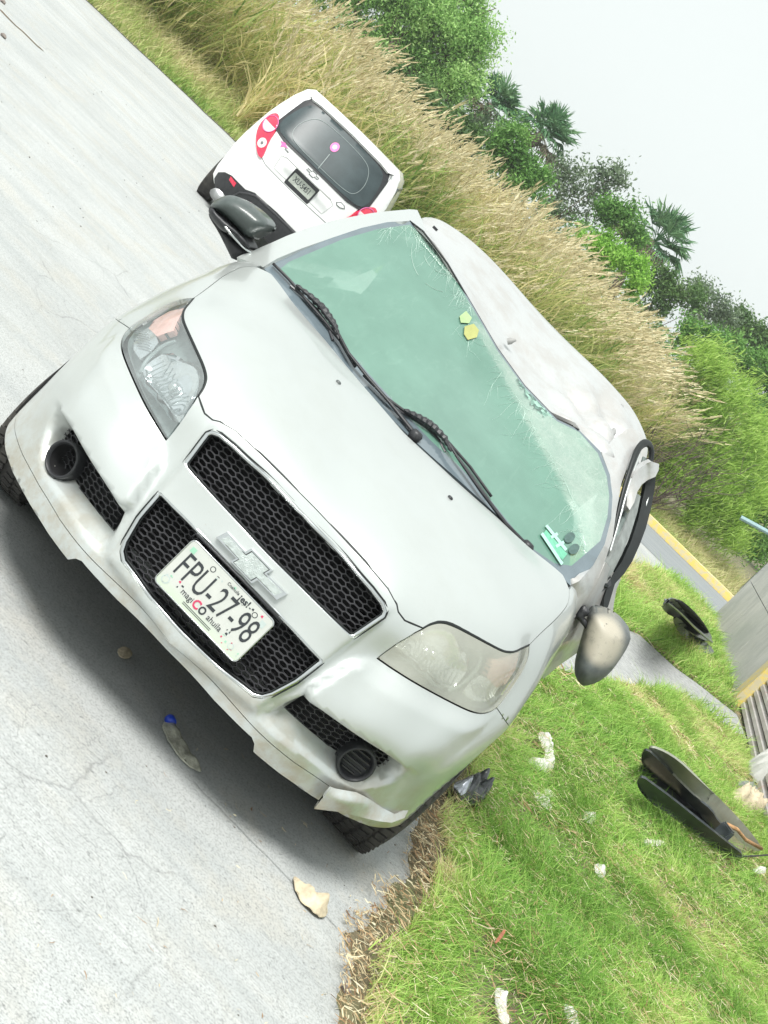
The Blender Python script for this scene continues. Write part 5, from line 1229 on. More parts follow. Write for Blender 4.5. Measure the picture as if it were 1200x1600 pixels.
# --- reeds with feathery plumes along the far edge
def fe_y(x): return np.interp(x, [p[0] for p in far_edge], [p[1] for p in far_edge])
M_REED = leaf_mat('reed_leaves', [(0, (.16, .28, .06)), (.30, (.36, .46, .13)), (.6, (.64, .62, .27)), (1, (.84, .72, .42))], .45)
M_PLUME = leaf_mat('reed_plumes', [(0, (.42, .36, .20)), (.5, (.66, .58, .36)), (1, (.82, .76, .54))], .3, .9)
def reeds():
    n = 11500; X = RG.uniform(-17, 3.4, n); Dp = 1.4 + RG.random(n) ** 1.3 * 7.5
    Y = fe_y(X) + Dp; keep = np.ones(n, bool)
    left = X < -6.5; keep &= ~(left & (Dp < 2.6 + 1.2 * vnoise(np.stack([X, Y], 1), .6, 41)))
    keep &= RG.random(n) < .45 + .9 * vnoise(np.stack([X, Y], 1), 1.5, 48)
    keep &= ~((X > 1.8) & (Dp < 1.5 + (X - 1.8) * 2.2))
    X, Y, Dp = X[keep], Y[keep], Dp[keep]; n = len(X)
    hn = vnoise(np.stack([X, Y], 1), .8, 42); Hs = (1.75 + .95 * hn + RG.normal(0, .16, n)) * np.clip(.55 + Dp * .22, .6, 1.06) * np.where(RG.random(n) < .3, RG.uniform(.55, .95, n), 1)
    lean0 = np.stack([.20 + .5 * (vnoise(np.stack([X, Y], 1), 1.1, 47) - .5) + RG.normal(0, .14, n), RG.normal(0, .16, n)], 1)
    patch = vnoise(np.stack([X, Y], 1), .55, 43)
    # leaves
    m = 7; idx = np.repeat(np.arange(n), m); k = RG.random(len(idx)); up = k * .72
    P = np.stack([X[idx] + lean0[idx, 0] * Hs[idx] * up ** 1.6 + RG.normal(0, .05, len(idx)), Y[idx] + lean0[idx, 1] * Hs[idx] * up ** 1.6 + RG.normal(0, .05, len(idx)), GZ + Hs[idx] * up], 1)
    HL = RG.uniform(.35, .95, len(idx)); LL = RG.normal(0, .85, (len(idx), 2)) + np.array([.35, 0])
    tn = np.clip(.50 + .95 * (patch[idx] - .40) - .10 * up + .18 * (X[idx] < -4.5) + np.repeat(RG.normal(0, .20, n), m) + RG.normal(0, .17, len(idx)), 0, 1)
    a = blades('reed_bed', P, HL, RG.uniform(.016, .042, len(idx)), LL, tn, M_REED, 3, .9); a['kind'] = 'stuff'
    # stems
    st = blades('reed_stems', np.stack([X, Y, np.full(n, GZ)], 1), Hs, np.full(n, .016), lean0 * 1.2, np.clip(.6 + RG.normal(0, .2, n), 0, 1), M_REED, 4, .5); st['kind'] = 'stuff'
    # plumes: tufts of fine barbs on the stem tips
    pl = np.where(RG.random(n) < .50)[0]; b = 20; idx = np.repeat(pl, b); u = RG.random(len(idx)); Lp = .50 + .22 * hn[idx]
    dirx = np.stack([lean0[idx, 0] * 2.3 + .12, lean0[idx, 1] * 1.6, np.ones(len(idx))], 1); dirx /= np.linalg.norm(dirx, axis=1)[:, None]
    tip = np.stack([X[idx] + lean0[idx, 0] * 1.2 * Hs[idx], Y[idx] + lean0[idx, 1] * 1.2 * Hs[idx], GZ + Hs[idx] * .875], 1)
    C0 = tip + dirx * (Lp * (u - .35))[:, None]; rad = .030 * np.sin(PI * np.clip(u * .9 + .08, 0, 1))
    off = RG.normal(0, 1, (len(idx), 3)) * rad[:, None] * .5
    d = dirx * RG.uniform(.07, .15, len(idx))[:, None] + off; sd_ = np.cross(d, RG.normal(0, 1, (len(idx), 3))); sd_ /= np.linalg.norm(sd_, axis=1)[:, None] + 1e-9; sd_ *= .012
    V = np.stack([C0 + off - sd_, C0 + off + sd_, C0 + off + d + sd_ * .3, C0 + off + d - sd_ * .3], 1).reshape(-1, 3)
    F = (np.arange(len(idx)) * 4)[:, None] + np.array([0, 1, 2, 3])
    o = bulk('reed_plumes', V, F, M_PLUME, {'tint': np.repeat(np.clip(.5 + RG.normal(0, .25, len(idx)), 0, 1), 4)}); o['kind'] = 'stuff'
reeds()
# low grass and weeds at the foot of the bank
def bank_grass():
    n = 60000; X = RG.uniform(-18, 8, n); Dp = RG.uniform(.05, 4.2, n) ** 1.0; Y = fe_y(X) + Dp + .2 * (X > 2.4)
    P = np.stack([X, Y], 1); nz = vnoise(P, 1.2, 51); k = RG.random(n) < .45 + nz; P = P[k]; n = len(P); nz = vnoise(P, 1.2, 51); d = P[:, 1] - fe_y(P[:, 0])
    H = RG.uniform(.08, .30, n) * (.5 + .9 * np.clip(d / 1.6, 0, 2)); band = np.exp(-((d - .35) / .35) ** 2)
    t_ = np.clip(.50 + .5 * (vnoise(P, .9, 52) - .4) - .30 * band + RG.normal(0, .14, n) + .12 * np.clip(d - 1, 0, 1), 0, 1)
    o = blades('bank_grass', np.column_stack([P, np.full(n, GZ - .01)]), H, RG.uniform(.012, .024, n), RG.normal(0, .4, (n, 2)) + [.2, 0], t_, M_REED2, 2, .8); o['kind'] = 'stuff'
M_REED2 = leaf_mat('bank_grass', [(0, (.15, .28, .05)), (.35, (.32, .46, .11)), (.65, (.56, .56, .25)), (1, (.74, .64, .40))], .3)
bank_grass()

# --- trees and shrubs
def cards(name, C, size, tint, mat, parent, droop=0, asp=.45, dirs=None):
    n = len(C); a = RG.normal(0, 1, (n, 3)) if dirs is None else dirs; a /= np.linalg.norm(a, axis=1)[:, None]; a[:, 2] -= droop
    b = np.cross(a, RG.normal(0, 1, (n, 3))); b /= np.linalg.norm(b, axis=1)[:, None] + 1e-9
    s_ = size * RG.uniform(.6, 1.35, n); a = a * s_[:, None] / 2; b = b * (s_ * asp)[:, None] / 2
    V = np.stack([C - a, C + b * .9, C + a, C - b * .9], 1).reshape(-1, 3); F = (np.arange(n) * 4)[:, None] + np.array([0, 1, 2, 3])
    return bulk(name, V, F, mat, {'tint': np.repeat(tint, 4)}, parent)
M_BARK = simple('bark', (.13, .10, .075), .9, var=.3, scale=12, bump=.6)
def limb(bm, a, b, r0, r1, rn, k=4):
    a, b = np.array(a, float), np.array(b, float); L = np.linalg.norm(b - a); P = [a + (b - a) * i / k + (rn.normal(0, .05, 3) * L if 0 < i < k else 0) for i in range(k + 1)]
    bm_tube(bm, P, list(np.linspace(r0, r1, k + 1)), 6); return P
def tree(name, label, cat, x, y, blobs, n, leaf, mat, group=None, tr=.14, seed=0, clump=.34, density=.8, base=None, asp=.45, parts=('trunk', 'crown'), fine=0):
    """blobs: list of (dx, dz, rx, rz) lobes relative to the foot"""
    rn = np.random.default_rng(seed); t_ = thing(name, label, cat, (x, y, GZ), group=group)
    bm = bmesh.new(); top = max(b[1] for b in blobs); trunk = limb(bm, (0, 0, -.1), (rn.normal(0, .15), rn.normal(0, .15), top * .6), tr, tr * .5, rn, 5)
    cen = []
    for dx, dz, rx, rz in blobs:
        s0 = trunk[rn.integers(2, 6)]; e = np.array([dx, rn.normal(0, rx * .2), dz]); limb(bm, s0, e, tr * .4, tr * .12, rn)
        for _ in range(6):
            q = e + rn.normal(0, 1, 3) * [rx * .5, rx * .5, rz * .5]; limb(bm, e, q, tr * .13, tr * .03, rn, 3)
        m = max(6, int(rx * rx * rz * 16 * density / clump ** 1.2)); d = rn.normal(0, 1, (m, 3)); d /= np.linalg.norm(d, axis=1)[:, None]
        rr_ = rn.random(m)[:, None] ** .40; lump = 1 + .22 * np.sin(d[:, :1] * 7 + dx * 3) * np.cos(d[:, 2:] * 6 + dz)
        cen.append(np.array([dx, 0, dz]) + d * rr_ * lump * [rx, rx * .8, rz])
    bm_obj(parts[0], bm, M_BARK, t_, smooth=True)
    cen = np.concatenate(cen); cb = rn.normal(0, .17, len(cen)); idx = rn.integers(0, len(cen), n); P = cen[idx] + rn.normal(0, 1, (n, 3)) * clump * rn.uniform(.25, .75, (n, 1))
    P = P[P[:, 2] > .05]; idx = idx[:len(P)]
    tint = np.clip(.5 + cb[idx] + rn.normal(0, .13, len(P)), 0, 1)
    if fine: dr = rn.normal(0, .5, (len(P), 3)) + [.55, 0, .9]
    else: dr = None
    cards(parts[1], P, leaf, tint, mat, t_, 0, asp, dr)
    return t_
M_L1 = leaf_mat('leaves_mid_green', [(0, (.06, .16, .03)), (.5, (.15, .33, .07)), (1, (.29, .50, .14))])
M_L2 = leaf_mat('leaves_bright_green', [(0, (.13, .30, .03)), (.5, (.28, .55, .08)), (1, (.45, .68, .17))])
M_L2b = leaf_mat('leaves_fresh_green', [(0, (.14, .30, .07)), (.5, (.33, .56, .17)), (1, (.54, .74, .30))])
M_L3 = leaf_mat('leaves_grey_green', [(0, (.08, .13, .07)), (.5, (.17, .24, .14)), (1, (.29, .37, .23))])
M_L4 = leaf_mat('leaves_dark_green', [(0, (.05, .11, .03)), (.5, (.11, .21, .06)), (1, (.21, .33, .11))])
def W(px, y): p = aty(px, y, False); return p[0], p[2] - GZ
def blobs_at(x0, y, L):
    """lobes measured on the photograph at distance y: (px, py, radius px)"""
    out = []
    for px, py, r in L:
        x, z = W((px, py), y); k = np.linalg.norm(np.array([x, y, z]) - CAM) / FPX; out.append((x - x0, z, r * k, r * k * .85))
    return out
x0 = -8.6
tree('leafy_tree', 'large bright leafy tree rising above the reeds at the upper left', 'tree', x0, 34, blobs_at(x0, 34, [(570,-40,70),(640,-20,75),(690,40,62),(735,25,28),(720,90,48),(745,55,30),(650,95,50),(705,150,42),(735,120,24),(590,60,55),(745,-10,14),(520,-20,50),(735,70,24)]), 90000, .095, M_L2b, tr=.22, seed=3, clump=.36)
x0 = -6.5
tree('leafy_tree', 'darker shrubby tree under the edge of the large leafy tree', 'tree', x0, 30, blobs_at(x0, 30, [(690,190,34),(650,150,36),(720,200,26),(600,110,36)]), 9000, .14, M_L4, tr=.1, seed=4, clump=.28)
def palm(label, px, y, r, seed, foot_px, scale=1.0, skirt=True):
    rn = np.random.default_rng(seed); x, z = W(px, y); t_ = thing('fan_palm', label, 'palm tree', (x, y, GZ), group='fan palms behind the reeds')
    bm = bmesh.new(); limb(bm, (rn.normal(0, .2), 0, -.1), (0, 0, z), .20, .15, rn, 6); bm_obj('trunk', bm, M_BARK, t_, smooth=True)
    n = 40
    for k in range(n):
        el = rn.uniform(-.55, 1.45); az = 2 * PI * k / n * 2.4 + rn.normal(0, .2); st = r * rn.uniform(.42, .62)
        d = np.array([math.cos(az) * math.cos(el), math.sin(az) * math.cos(el), math.sin(el)]); c = np.array([0, 0, z]); e = c + d * st + np.array([0, 0, -.06 * st])
        dead = el < -.25
        V = []; F = []; T = []
        def quad(a, b, w0, w1, tn):
            s_ = np.cross(b - a, rn.normal(0, 1, 3)); s_ /= np.linalg.norm(s_) + 1e-9; i = len(V)
            V.extend([a - s_ * w0, a + s_ * w0, b + s_ * w1, b - s_ * w1]); F.append((i, i + 1, i + 2, i + 3)); T.extend([tn] * 4)
        quad(c, e, .016, .012, .35)
        side = np.cross(d, [0, 0, 1]); side /= np.linalg.norm(side) + 1e-9; upv = np.cross(side, d); L = r * rn.uniform(.5, .68); base_t = rn.uniform(.2, .8)
        for j in range(17):
            a = (j - 8) / 8 * 1.45; dd = d * math.cos(a) + side * math.sin(a) + upv * (.18 * abs(math.sin(a)) + rn.normal(0, .05))
            m_ = e + dd * L * .58; tip = e + dd * L * (1 - .12 * abs(a)) + np.array([0, 0, -.30 * L * rn.random() - (.2 * L if el < .3 else 0)])
            quad(e, m_, .010, .030, base_t + rn.normal(0, .08)); quad(m_, tip, .028, .004, base_t + rn.normal(0, .1))
        T_ = np.clip(np.array(T), 0, 1) if not dead else np.clip(np.array(T) * .2 + .0, 0, 1)
        bulk('frond', np.array(V), np.array(F), M_FROND if not dead else M_DEADFROND, {'tint': T_}, t_)
    return t_
M_FROND = leaf_mat('palm_fronds', [(0, (.04, .12, .05)), (.5, (.10, .23, .10)), (1, (.24, .40, .19))], .25)
M_DEADFROND = leaf_mat('dead_fronds', [(0, (.16, .14, .09)), (1, (.36, .31, .22))], .2)
palm('small fan palm half hidden beside the large leafy tree', (768, 165), 40, .95, 1, None)
palm('tall fan palm standing clear against the sky above the reeds', (848, 210), 44, 1.12, 2, None)
palm('broad fan palm at the right with a ragged skirt', (1022, 378), 42, 1.3, 7, None)
def shrub(label, y, L, n, leaf, mat, seed, clump=.26, name='shrub', **kw):
    x0 = W(L[0][:2], y)[0]; return tree(name, label, 'shrub', x0, y, blobs_at(x0, y, L), n, leaf, mat, tr=.06, seed=seed, clump=clump, parts=('stem', 'foliage'), **kw)
shrub('dry grey-brown shrub below the small palm', 34, [(745,195,26),(770,215,20),(735,225,20)], 2600, .12, M_L3, 21)
shrub('rounded deep green bush between the two left palms', 33, [(808,245,30),(800,215,22),(780,240,22),(830,275,24),(812,285,26)], 12000, .10, M_L1, 22)
shrub('sparse grey-green shrub with open twigs right of the tall palm', 38, [(900,290,34),(940,285,26),(870,270,26),(930,320,30),(960,275,14),(890,330,30)], 4200, .12, M_L3, 23, clump=.32)
shrub('leafy green bush in the gap before the broad palm', 37, [(975,345,26),(950,330,20),(990,365,18)], 6000, .11, M_L1, 24)
shrub('bright yellow-green bush behind the reed tips', 31, [(930,375,26),(960,390,26),(985,410,24),(1000,435,22),(945,405,24)], 13000, .085, M_L2, 25, clump=.2)
shrub('dark twiggy shrub at the foot of the broad palm', 38, [(1050,450,30),(1020,440,24),(1080,465,24),(1030,470,26)], 6000, .11, M_L4, 26)
shrub('thin dark shrub with loose sprigs against the sky', 42, [(1105,475,28),(1090,450,14),(1135,490,20),(1100,505,26)], 3600, .12, M_L3, 27, clump=.3)
shrub('dark green scrub at the right skyline', 44, [(1150,510,30),(1180,530,26),(1140,540,26),(1195,520,16),(1210,540,30)], 9000, .13, M_L4, 28)
shrub('mid green scrub below the right skyline', 36, [(1150,560,30),(1185,585,36),(1200,640,40),(1120,540,24),(1080,520,26)], 16000, .11, M_L1, 29)

M_LIME = leaf_mat('feathery_lime', [(0, (.20, .35, .05)), (.5, (.37, .57, .11)), (1, (.56, .72, .22))], .4)
shrub('feathery lime green bush leaning over the kerb at the right', 26.5, [(1095,575,30),(1130,605,42),(1085,645,48),(1150,680,54),(1060,690,40),(1110,740,52),(1165,760,42),(1092,800,30),(1145,825,32),(1050,735,24),(1032,665,22)], 52000, .15, M_LIME, 30, clump=.34, asp=.12, fine=1)
shrub('olive scrub behind the lime green bush at the frame edge', 28.5, [(1190,700,40),(1200,780,44),(1185,850,30),(1160,790,34)], 14000, .12, M_L1, 31, asp=.25)
def twigs(label, px, y, n, h, spread, seed):
    rn = np.random.default_rng(seed); x, z = W(px, y); t_ = thing('bare_shrub', label, 'shrub', (x, y, GZ)); bm = bmesh.new()
    for k in range(n):
        a = rn.uniform(-1, 1); e = np.array([a * spread + .35 * h * .5, rn.normal(0, .25), h * rn.uniform(.6, 1)]); P = limb(bm, (rn.normal(0, .1), rn.normal(0, .1), 0), e, .014, .004, rn, 5)
        for _ in range(5):
            s0 = P[rn.integers(2, 6)]; limb(bm, s0, s0 + np.array([rn.normal(.1, .22), rn.normal(0, .1), rn.uniform(.1, .5)]), .006, .002, rn, 2)
    bm_obj('branches', bm, simple('twig_bark', (.11, .085, .07), .9), t_)
twigs('bare dark twiggy bush at the end of the reeds', (1000, 700), 24.6, 16, 1.9, .55, 5)
twigs('bare reddish twigs inside the lime green bush', (1055, 740), 25.2, 14, 2.3, .8, 6)

# a far thicket closing the gaps under the skyline
def thicket():
    n = 60000; X = RG.uniform(-13, 14, n); top = 3.1 + 1.0 * vnoise(np.stack([X, X * 0], 1), .45, 61) + .5 * vnoise(np.stack([X, X * 0], 1), 1.4, 62)
    Y = 46 + RG.normal(0, 1.0, n) + 2 * np.maximum(0, X) * .2; Z = top * RG.random(n) ** .7; cl_ = vnoise(np.stack([X, Z], 1), 1.6, 63)
    k = RG.random(n) < .35 + 1.1 * cl_; P = np.stack([X, Y, Z + GZ], 1)[k]; tn = np.clip(.25 + .8 * (cl_[k] - .3) + RG.normal(0, .12, k.sum()), 0, 1)
    o = cards('far_thicket', P, .17, tn, M_L1, None); o['kind'] = 'stuff'
thicket()

# ================================================================== CONCRETE WALL WITH ROLLER SHUTTER (right edge)
def wallmat():
    t = NT('weathered_concrete'); v = t.coord(); c = t.mix(t.ramp(t.noise(v, 1.6, 6, .7), [(.35, 0), (.65, 1)]), (.37, .38, .36), (.50, .50, .47)); c = t.mix(t.ramp(t.noise(t.coord((1, 1, .3)), 5, 5, .7), [(.55, 0), (.7, .5)]), c, (.27, .28, .26)); t.bsdf(c, .9, bump=t.bump(t.noise(v, 30, 5), .4, .01)); return t.m
M_WALL = wallmat()
bw = thing('roadside_building', 'grey concrete wall with yellow corner and ribbed metal shutter at the right edge', 'building', (0, 0, GZ))
A, B, Cc = np.array([4.37, 18.0]), np.array([3.98, 11.95]), np.array([3.94, 11.55]); Dn = np.array([3.35, 5.2])
def wallbox(name, a, b, t_, h0, h1, mat, parent=bw, off=0):
    d = (b - a) / np.linalg.norm(b - a); nn = np.array([-d[1], d[0]]); nn = nn if nn[0] > 0 else -nn
    q = [a + nn * off, b + nn * off, b + nn * (off + t_), a + nn * (off + t_)]
    V = [(x, y, z) for z in (h0, h1) for x, y in q]; return mesh_obj(name, V, [(0, 1, 2, 3), (4, 5, 6, 7), (0, 1, 5, 4), (1, 2, 6, 5), (2, 3, 7, 6), (3, 0, 4, 7)], mat, parent)
for k, (s0, s1) in enumerate(((0, .33), (.333, .66), (.663, 1.0))):
    for j, (h0, h1) in enumerate(((-.05, .78), (.79, 1.6), (1.61, 2.6))): wallbox('concrete_panel', A + (B - A) * s0, A + (B - A) * s1, 4, h0, h1, M_WALL)
wallbox('yellow_corner', B + (Cc - B) * .01, Cc, .5, -.05, 2.65, M_YEL, off=-.04)
def shut_mat():
    t = NT('shutter_metal'); v = t.coord(); c = t.mix(t.ramp(t.noise(v, 2.2, 5, .7), [(.4, 0), (.62, 1)]), (.44, .40, .38), (.55, .53, .50)); c = t.mix(t.ramp(t.noise(t.coord((1, .5, .35)), 4, 5, .8), [(.60, 0), (.66, .6)]), c, (.52, .20, .15)); t.bsdf(c, .6, .2); return t.m
M_SHUT = shut_mat(); d = (Dn - Cc) / np.linalg.norm(Dn - Cc); nn = np.array([-d[1], d[0]]); nn = nn if nn[0] > 0 else -nn; L = np.linalg.norm(Dn - Cc)
for k in range(26):
    z0 = .04 + k * .09; V = []
    for s_ in (0, L):
        for off, zz in ((.03, 0), (-.004, .022), (-.004, .062), (.03, .084)): p = Cc + d * s_ + nn * (off + .05); V.append((p[0], p[1], z0 + zz))
    mesh_obj('shutter_slat', V, [(0, 1, 5, 4), (1, 2, 6, 5), (2, 3, 7, 6)], M_SHUT, bw)
wallbox('shutter_backing', Cc, Dn, .4, -.05, 2.6, M_DARK, off=.095)
p = aty((1186, 812), 25.5, False); g = thing('road_marker', 'small teal rail sticking into the frame at the right edge', 'rail', (p[0], p[1], GZ))
bm = bmesh.new(); bm_tube(bm, [(-.28, 0, p[2] - GZ - .22), (.9, 0, p[2] - GZ + .12)], .05, 8); bm_obj('rail_bar', bm, simple('teal_paint', (.25, .38, .40), .5), g)
bm = bmesh.new(); bm_tube(bm, [(.75, 0, 0), (.75, 0, p[2] - GZ + .1)], .04, 8); bm_obj('post', bm, M_ALLOY, g)
# ================================================================== SMALL THINGS ON THE GROUND
def gpt(px, z=GZ): return atz(px, z)
def traced_sheet(px, z0, thick, bump_, mat, name, seed=0, s=4, smooth=True, parent=None, amp=.3):
    """a thin crumpled piece lying on the ground: outline measured on the ground plane"""
    Q = [gpt(p, z0)[:2] for p in px]; q = dense(smoothline(Q, 1, True), .008 * s / 4, True); g = hexgrid(q.min(0), q.max(0), .010 * s / 4); g = g[inpoly(g, q)]
    if len(g): g = g[dist_poly(g, q) > .004]
    v, t = cdt(g, [q]); t = t[inpoly(v[t].mean(1), q)]; d = dist_poly(v, q)
    z = z0 + bump_ * (.2 + .8 * np.minimum(d / .03, 1)) * (.35 + vnoise(v, 38, seed) * .9 + amp * vnoise(v, 90, seed + 1))
    o = panel(name, np.column_stack([v, z]), t, mat, parent, nrm=(0, 0, 1), gap=0, depth=thick, dirv=(0, 0, 1)); return o
M_CLEAR = simple('dirty_plastic_film', (.40, .40, .33), .25, var=.4, scale=40, bump=.6, coat=.6)
M_CARD = simple('dirty_tan_paper', (.56, .48, .34), .8, var=.25, scale=30, bump=.8)
M_BAG = simple('white_plastic_bag', (.66, .64, .60), .45, var=.2, scale=20, bump=.8)
M_BLUE = simple('blue_cap', (.02, .06, .48), .35)
fb = thing('flattened_bottle', 'crushed clear plastic bottle with a blue cap lying before the bumper', 'bottle')
traced_sheet([(252,1131),(262,1126),(270,1131),(280,1150),(294,1172),(306,1192),(316,1208),(303,1203),(286,1190),(270,1170),(258,1150)], GZ + .004, .004, .022, M_CLEAR, 'bottle_body', 3, parent=fb)
p0, p1 = gpt((262, 1136)), gpt((256, 1120)); bm = bmesh.new(); d_ = Vector(p1 - p0).normalized()
bm_lathe(bm, [(0, .0), (.015, 0), (.016, .006), (.016, .020), (.014, .023), (0, .023)], Matrix.Translation(Vector(p0) + Vector((0, 0, .016))) @ d_.to_track_quat('Z', 'Y').to_matrix().to_4x4(), 18); bm_obj('cap', bm, M_BLUE, fb, smooth=True)
tag(traced_sheet([(455,1371),(462,1375),(470,1390),(484,1398),(500,1408),(510,1425),(506,1436),(494,1434),(478,1420),(466,1405),(459,1390)], GZ + .004, .003, .030, M_CARD, 'crumpled_wrapper', 5, amp=.9), 'crumpled tan wrapper lying on the road before the grass', 'litter')
tag(traced_sheet([(182,1016),(192,1010),(202,1015),(207,1024),(200,1030),(188,1028)], GZ + .004, .003, .018, M_CARD, 'dead_leaf', 7), 'curled brown leaf on the road in the shade of the bumper', 'leaf')
tag(traced_sheet([(772,1474),(779,1462),(787,1452),(789,1457),(783,1467),(776,1474)], GZ + .12, .003, .014, simple('brown_leaf', (.34, .12, .06), .6, var=.3), 'dead_leaf', 8), 'reddish brown leaf caught on the bright green grass', 'leaf')
def bag(px, lab, seed, h=.07, mat=None, z0=None, name='plastic_bag'):
    o = traced_sheet(px, GZ + .06 if z0 is None else z0, .003, h * .30, mat or M_BAG, name, seed, amp=.5); tag(o, lab, 'litter'); return o
bag([(838,1143),(850,1150),(862,1164),(862,1182),(866,1200),(856,1210),(838,1204),(822,1190),(830,1184),(848,1188),(852,1176),(842,1160)], 'torn white plastic bag in the grass right of the headlight', 11, .10)
bag([(832,1234),(842,1240),(853,1250),(864,1266),(856,1268),(842,1256),(834,1246)], 'narrow white scrap in the grass below the torn bag', 12, .07)
bag([(848,1232),(860,1236),(864,1246),(854,1246)], 'small pale scrap beside the narrow white scrap', 19, .06)
bag([(770,1545),(782,1546),(790,1562),(788,1580),(796,1600),(782,1604),(774,1580)], 'clear plastic sheet sunk in the grass at the bottom of the photo', 13, .10)
bag([(876,1568),(886,1572),(898,1592),(904,1606),(892,1606),(882,1588)], 'pale strip of plastic in the grass right of the clear sheet', 14, .08)
bag([(925,1352),(936,1350),(946,1362),(942,1374),(932,1370)], 'little white scrap in the middle of the grass', 15, .10)
bag([(1004,1312),(1030,1312),(1045,1320),(1020,1324),(1006,1320)], 'thin white strip in the grass below the black bumper piece', 16, .08)
bag([(905,1272),(918,1268),(932,1276),(928,1288),(912,1286)], 'pair of pale scraps between grass tufts', 18, .09)
db = thing('shredded_plastic', 'dark shredded plastic and foil beside the right front wheel', 'debris')
traced_sheet([(700,1232),(716,1224),(732,1228),(744,1240),(756,1250),(748,1264),(730,1262),(712,1254)], GZ + .03, .003, .10, simple('dark_film', (.05, .055, .06), .3, var=.8, scale=40, coat=.5), 'black_film', 21, parent=db)
traced_sheet([(706,1226),(720,1220),(730,1234),(722,1246),(710,1240)], GZ + .08, .003, .06, simple('foil', (.45, .47, .52), .25, .6, var=.4, scale=60), 'foil', 22, parent=db)
# heap of pale rubbish behind the white car and at the foot of the reeds
for k, (px, lab) in enumerate((([(372,150),(386,148),(396,160),(398,178),(388,182),(376,168)], 'pale rubbish heap at the foot of the reeds behind the white hatchback'), ([(322,85),(338,90),(350,108),(345,122),(330,118),(318,100)], 'grey rubbish scattered among weeds left of the hatchback'))):
    tt = thing('rubbish_heap', lab, 'rubbish'); rn = np.random.default_rng(60 + k); Q = np.array([gpt(p)[:2] for p in px]); lo_, hi_ = Q.min(0), Q.max(0)
    for j in range(26):
        c = rn.uniform(lo_, hi_); 
        bm = bmesh.new(); bmesh.ops.create_icosphere(bm, subdivisions=2, radius=1)
        sz = rn.uniform(.06, .22)
        for v in bm.verts: v.co = Vector((v.co.x * sz * 1.3, v.co.y * sz, v.co.z * sz * .8)) * rn.uniform(.6, 1.2)
        bmesh.ops.translate(bm, verts=bm.verts, vec=(c[0], c[1], GZ + .08 + rn.uniform(0, .25)))
        bm_obj('scrap', bm, rn.choice([M_BAG, M_CARD, M_WALL, M_BAG]), tt)
# --- torn bumper / wing-liner piece lying in the grass at the right
def lifted_z(name, px, zf, mat, parent, s=5, nrm=(0, 0, 1), depth=.012):
    q = dense(smoothline([np.array(p, float) for p in px], 1, True), s, True); g = hexgrid(q.min(0), q.max(0), s); g = g[inpoly(g, q)]
    if len(g): g = g[dist_poly(g, q) > s * .4]
    v, t = cdt(g, [q]); t = t[inpoly(v[t].mean(1), q)]; z = zf(v / 100.); P = np.array([atz(a, zz) for a, zz in zip(v, z)])
    return panel(name, P, t, mat, parent, nrm=nrm, gap=0, depth=depth)
def zf(*a): a = np.array(a, float); return RBF(a[:, :2] / 100, a[:, 2], 1e-4)
M_BP = simple('black_bumper_plastic', (.05, .06, .065), .28, var=.4, scale=14, coat=.35); M_BPT = simple('painted_olive_face', (.30, .31, .25), .4, var=.15, scale=10, coat=.4); M_RUST = simple('rusty_edge', (.42, .24, .11), .8, var=.35, scale=30)
bp = thing('broken_bumper', 'torn off black plastic bumper section with olive painted face lying in the grass', 'car part')
g0 = GZ + .09
lifted_z('inner_channel', [(1003,1172),(1012,1168),(1030,1185),(1060,1215),(1090,1245),(1112,1262),(1122,1280),(1140,1297),(1135,1308),(1120,1300),(1095,1275),(1060,1240),(1020,1210),(1002,1190)], zf((1005,1175,g0+.15),(1140,1300,g0+.04),(1060,1215,g0+.12),(1050,1232,g0+.01),(1110,1290,g0),(1010,1195,g0+.02)), M_BP, bp, 5)
lifted_z('painted_face', [(1012,1168),(1019,1164),(1040,1172),(1062,1186),(1085,1208),(1110,1234),(1135,1258),(1165,1290),(1190,1322),(1188,1333),(1160,1320),(1140,1297),(1122,1280),(1112,1262),(1090,1245),(1060,1215),(1030,1185)], zf((1015,1166,g0+.18),(1062,1186,g0+.24),(1110,1234,g0+.20),(1190,1325,g0+.02),(1030,1185,g0+.13),(1090,1245,g0+.12),(1140,1297,g0+.04)), M_BPT, bp, 5)
lifted_z('lower_lip', [(995,1215),(1004,1210),(1020,1222),(1050,1244),(1080,1268),(1110,1292),(1135,1312),(1165,1335),(1150,1342),(1120,1325),(1085,1300),(1050,1272),(1015,1250),(998,1230)], zf((998,1220,g0+.12),(1050,1250,g0+.12),(1110,1295,g0+.09),(1160,1336,g0+.03),(1015,1250,g0+.02),(1085,1298,g0+.0)), M_BP, bp, 5)
lifted_z('channel_floor', [(1002,1190),(1020,1210),(1060,1240),(1095,1275),(1120,1300),(1135,1312),(1110,1292),(1080,1268),(1050,1244),(1020,1222),(1000,1212)], zf((1005,1195,g0+.02),(1120,1303,g0+.01),(1050,1242,g0+.01)), M_BLACK, bp, 5)
bm = bmesh.new(); bm_tube(bm, [atz(p, g0 + h) for p, h in (((1136,1288),.10),((1152,1296),.11),((1165,1312),.06),((1190,1326),.03))], .012, 6); bm_obj('rusty_edge', bm, M_RUST, bp, smooth=True)
bm = bmesh.new(); bm_box(bm, atz((1132, 1300), g0 + .06), (.05, .10, .09), Matrix.Rotation(.6, 3, 'Z'), .01); bm_obj('clip', bm, M_BP, bp)
bm = bmesh.new(); bm_tube(bm, smoothline([atz(p, g0 + h) for p, h in (((1150,1338),.02),((1175,1338),.05),((1200,1336),.04))], 1), .006, 5); bm_obj('loose_cable', bm, M_BLACK, bp)
